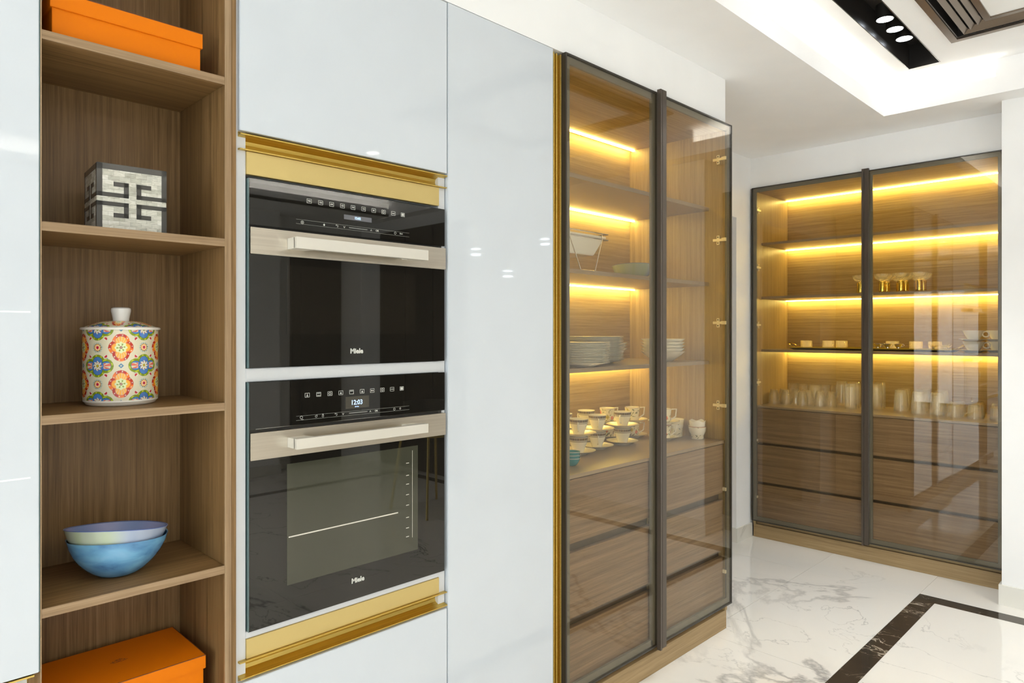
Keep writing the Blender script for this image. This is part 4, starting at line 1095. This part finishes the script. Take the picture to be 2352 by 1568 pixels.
# gold-stemmed dessert coupes
t = thing('dessert_coupe', '', 'glass')
part(MB().lathe([(0, 0), (.0195, 0), (.0200, .002), (.0200, .070), (.0185, .074), (.012, .077), (0, .078)], 32), 'stem', 'goldmirror', t, local=True)
part(MB().lathe([(0, .078), (.010, .078), (.030, .086), (.043, .098), (.048, .112), (.049, .122), (.0478, .122), (.0465, .112), (.0415, .100), (.029, .089), (0, .0825)], 36), 'bowl', 'tumblerfine', t, local=True)
CP = Proto(t)
for x, y, w_ in ((4.800, -.035, 'leftmost, half behind the door handle'), (4.790, -.170, 'front, just right of the door handle'), (4.895, -.165, 'behind the first one right of the handle'), (4.800, -.275, 'front, third from the left'),
                 (4.905, -.272, 'middle row, third from the left'), (4.810, -.375, 'front, at the right end'), (4.915, -.370, 'middle row, at the right end'), (5.000, -.212, 'back row, left'), (5.015, -.320, 'back row, right')):
    CP.put((x, y, SB2 + .0002), 0, 'clear coupe glass on gold cylinder stem, %s' % w_, 'gold stemmed coupes')

# trays with glass cups
def tray(label, y0, y1, x0, x1, handle_end):
    t = thing('serving_tray', label, 'tray', ((x0 + x1) / 2, (y0 + y1) / 2, SB3))
    z = SB3
    m = MB(); frustum(m, (x0 + .02, x1 - .02, y0 + .02, y1 - .02, z + .0002), (x0, x1, y0, y1, z + .012)); part(m, 'underside', 'traydark', t, bev=.001)
    m = MB().box(x0 - .003, x1 + .003, y0 - .003, y1 + .003, z + .012, z + .0145)
    m.box(x0 - .003, x0 + .003, y0 - .003, y1 + .003, z + .0145, z + .019).box(x1 - .003, x1 + .003, y0 - .003, y1 + .003, z + .0145, z + .019)
    m.box(x0, x1, y0 - .003, y0 + .003, z + .0145, z + .019).box(x0, x1, y1 - .003, y1 + .003, z + .0145, z + .019)
    part(m, 'top', 'tray', t, bev=.001)
    xc = (x0 + x1) / 2
    for ye, s_ in ((y1, 1),) if handle_end == 'l' else ((y0, -1),):
        part(MB().tube([(xc - .045, ye - s_ * .004, z + .018), (xc - .045, ye + s_ * .020, z + .026), (xc - .040, ye + s_ * .040, z + .040), (xc, ye + s_ * .046, z + .044), (xc + .040, ye + s_ * .040, z + .040), (xc + .045, ye + s_ * .020, z + .026), (xc + .045, ye - s_ * .004, z + .018)], .004, 8), 'handle', 'goldmirror', t)
    return t
tray('yellow gold serving tray with raised handle on the left side of the third shelf', -.060, .415, 4.76, 5.00, 'l')
tray('yellow gold serving tray behind the right door, beside the white cups', -.560, -.085, 4.76, 5.00, 'r')
ZT_ = SB3 + .0147
t = single('glass_cup', 'cup', MB().lathe([(0, 0), (.036, 0), (.038, .002), (.0385, .048), (.0365, .048), (.036, .004), (0, .004)], 36), 'gcloud')
GC = Proto(t)
for x, y, w_ in ((4.85, .334, 'leftmost on the left tray'), (4.83, .178, 'middle of the left tray'), (4.88, .110, 'right one on the left tray'),
                 (4.86, -.210, 'left one on the right tray'), (4.83, -.352, 'middle of the right tray'), (4.90, -.440, 'right one on the right tray')):
    GC.put((x, y, ZT_), 0, 'squat glass cup with fine mesh pattern, %s' % w_, 'mesh patterned glass cups')
t = thing('silver_cup', '', 'cup')
part(MB().lathe([(0, 0), (.016, 0), (.017, .002), (.010, .006), (.012, .010), (.022, .020), (.027, .033), (.0255, .033), (.020, .021), (0, .012)], 28), 'bowl', 'silver', t, local=True)
part(MB().tube(handle_pts(.024, .016, .030, .014, .012, 10), .0018, 6), 'handle', 'silver', t, local=True)
SC = Proto(t)
for x, y, w_ in ((4.80, -.140, 'left'), (4.795, -.200, 'second'), (4.795, -.262, 'third')):
    SC.put((x, y, ZT_), radians(-90), 'small mirrored silver cup, %s along the right tray front' % w_, 'small silver cups')
t = thing('crystal_flower', '', 'ornament')
m = MB()
for k in range(9):
    a = 2 * pi * k / 9; i = len(m.v); R_ = .020
    m.v += [(0, 0, .004), (R_ * cos(a - .3), R_ * sin(a - .3), .018), (R_ * 1.6 * cos(a), R_ * 1.6 * sin(a), .030), (R_ * cos(a + .3), R_ * sin(a + .3), .018), (0, 0, .010)]
    m.f += [(i, i + 1, i + 2), (i, i + 2, i + 3), (i + 4, i + 2, i + 1), (i + 4, i + 3, i + 2), (i, i + 4, i + 1), (i, i + 3, i + 4)]
part(m, 'petals', 'tumbler', t, local=True, smooth=False)
part(MB().lathe([(0, 0), (.014, 0), (.014, .003), (.006, .006), (.009, .010), (0, .013)], 20), 'base', 'silver', t, local=True)
CF = Proto(t)
for x, y, w_ in ((4.80, -.455, 'left'), (4.88, -.492, 'middle'), (4.81, -.525, 'right')):
    CF.put((x, y, ZT_), random.uniform(0, 2), 'spiky crystal flower holder, %s of three at the tray end' % w_, 'crystal flower holders')

# white coffee cups in two double stacks
t = thing('coffee_cup', '', 'cup')
part(MB().lathe([(0, 0), (.026, 0), (.027, .004), (.036, .016), (.048, .036), (.0545, .052), (.0560, .058), (.054, .058), (.046, .037), (.033, .016), (0, .008)], 48), 'bowl', 'porc', t, local=True)
part(MB().tube([(.050 + .015 + .017 * cos(a), 0, .036 + .016 * sin(a)) for a in [2 * pi * k / 20 for k in range(20)]], .0042, 8, close=True), 'handle', 'porc', t, local=True)
CC = Proto(t)
t = single('coffee_saucer', 'saucer', MB().lathe([(0, .002), (.040, .0), (.043, .003), (.060, .009), (.074, .013), (.075, .0145), (.073, .015), (.058, .0115), (.040, .007), (0, .0065)], 48), 'porc')
CS = Proto(t)
for x, y, w_ in ((4.835, -.655, 'left stack'), (4.945, -.757, 'right stack beside the wall')):
    CS.put((x, y, SB3 + .0002), 0, 'white saucer at the bottom of the coffee cups, %s' % w_, 'white coffee saucers')
    CC.put((x, y, SB3 + .007), radians(-75), 'plain white coffee cup, lower one, %s' % w_, 'white coffee cups')
    CS.put((x, y, SB3 + .0660), 0, 'white saucer between the coffee cups, %s' % w_, 'white coffee saucers')
    CC.put((x, y, SB3 + .0730), radians(-100), 'plain white coffee cup, upper one, %s' % w_, 'white coffee cups')

# ================================================================== WHAT THE FRONTS MIRROR: pendants and a stool
for x, y, z, r_, w_ in ((3.305, -2.06, 1.998, .125, 'left of the three'), (3.63, -2.06, 1.861, .15, 'lowest and middle of the three'), (4.045, -2.06, 2.14, .16, 'right and highest of the three')):
    t = thing('globe_pendant', 'clear glass globe pendant lamp mirrored in the white door, %s' % w_, 'lamp', (x, y, ZT))
    part(MB().tube([(x, y, ZT), (x, y, z + r_)], .003, 6), 'cable', 'gold', t)
    part(MB().lathe([(0, ZT), (.05, ZT), (.05, ZT - .02), (0, ZT - .02)], 24, (x, y, 0)), 'canopy', 'gold', t)
    part(MB().lathe([(.001, -r_)] + [(r_ * cos(a), r_ * sin(a)) for a in [-pi / 2 + pi * k / 20 for k in range(1, 20)]] + [(.012, r_ * .995)], 36, (x, y, z)), 'globe', 'pane2', t)
    l = part(MB().tube([(x, y, z + r_), (x, y, z + .03)], .010, 10), 'lamp_stem', 'gold', t)
    part(MB().lathe([(0, -.028), (.036, -.028), (.036, -.020), (.0, -.020)], 28, (x, y, z)), 'lamp_disc', 'spot', l)
    part(MB().lathe([(0, .014), (.036, .014), (.036, .018), (.0, .018)], 28, (x, y, z)), 'lamp_disc', 'spot', l)
t = thing('bar_stool', 'gold-legged dark stool mirrored in the lower oven door', 'stool', (3.45, -2.74, 0))
for a in (45, 135, 225, 315):
    c_, s_ = cos(radians(a)), sin(radians(a))
    part(MB().tube([(3.45 + .33 * c_, -2.74 + .33 * s_, .004), (3.45 + .24 * c_, -2.74 + .24 * s_, .62)], .010, 8), 'leg', 'gold', t)
part(MB().tube([(3.45 + .24 * cos(k * pi / 16), -2.74 + .24 * sin(k * pi / 16), .62) for k in range(32)], .011, 8, close=True), 'seat_ring', 'gold', t)
part(MB().lathe([(0, .615), (.225, .615), (.245, .64), (.245, .67), (.22, .69), (0, .695)], 40, (3.45, -2.74, 0)), 'seat', 'velvet', t)
part(MB().prism([(3.45 + r0 * cos(a), -2.74 + r0 * sin(a)) for r0, an in ((.25, range(-60, 61, 12)), (.225, range(60, -61, -12))) for a in [radians(q_ - 60) for q_ in an]], .66, .86, 'Z'), 'backrest', 'velvet', t)
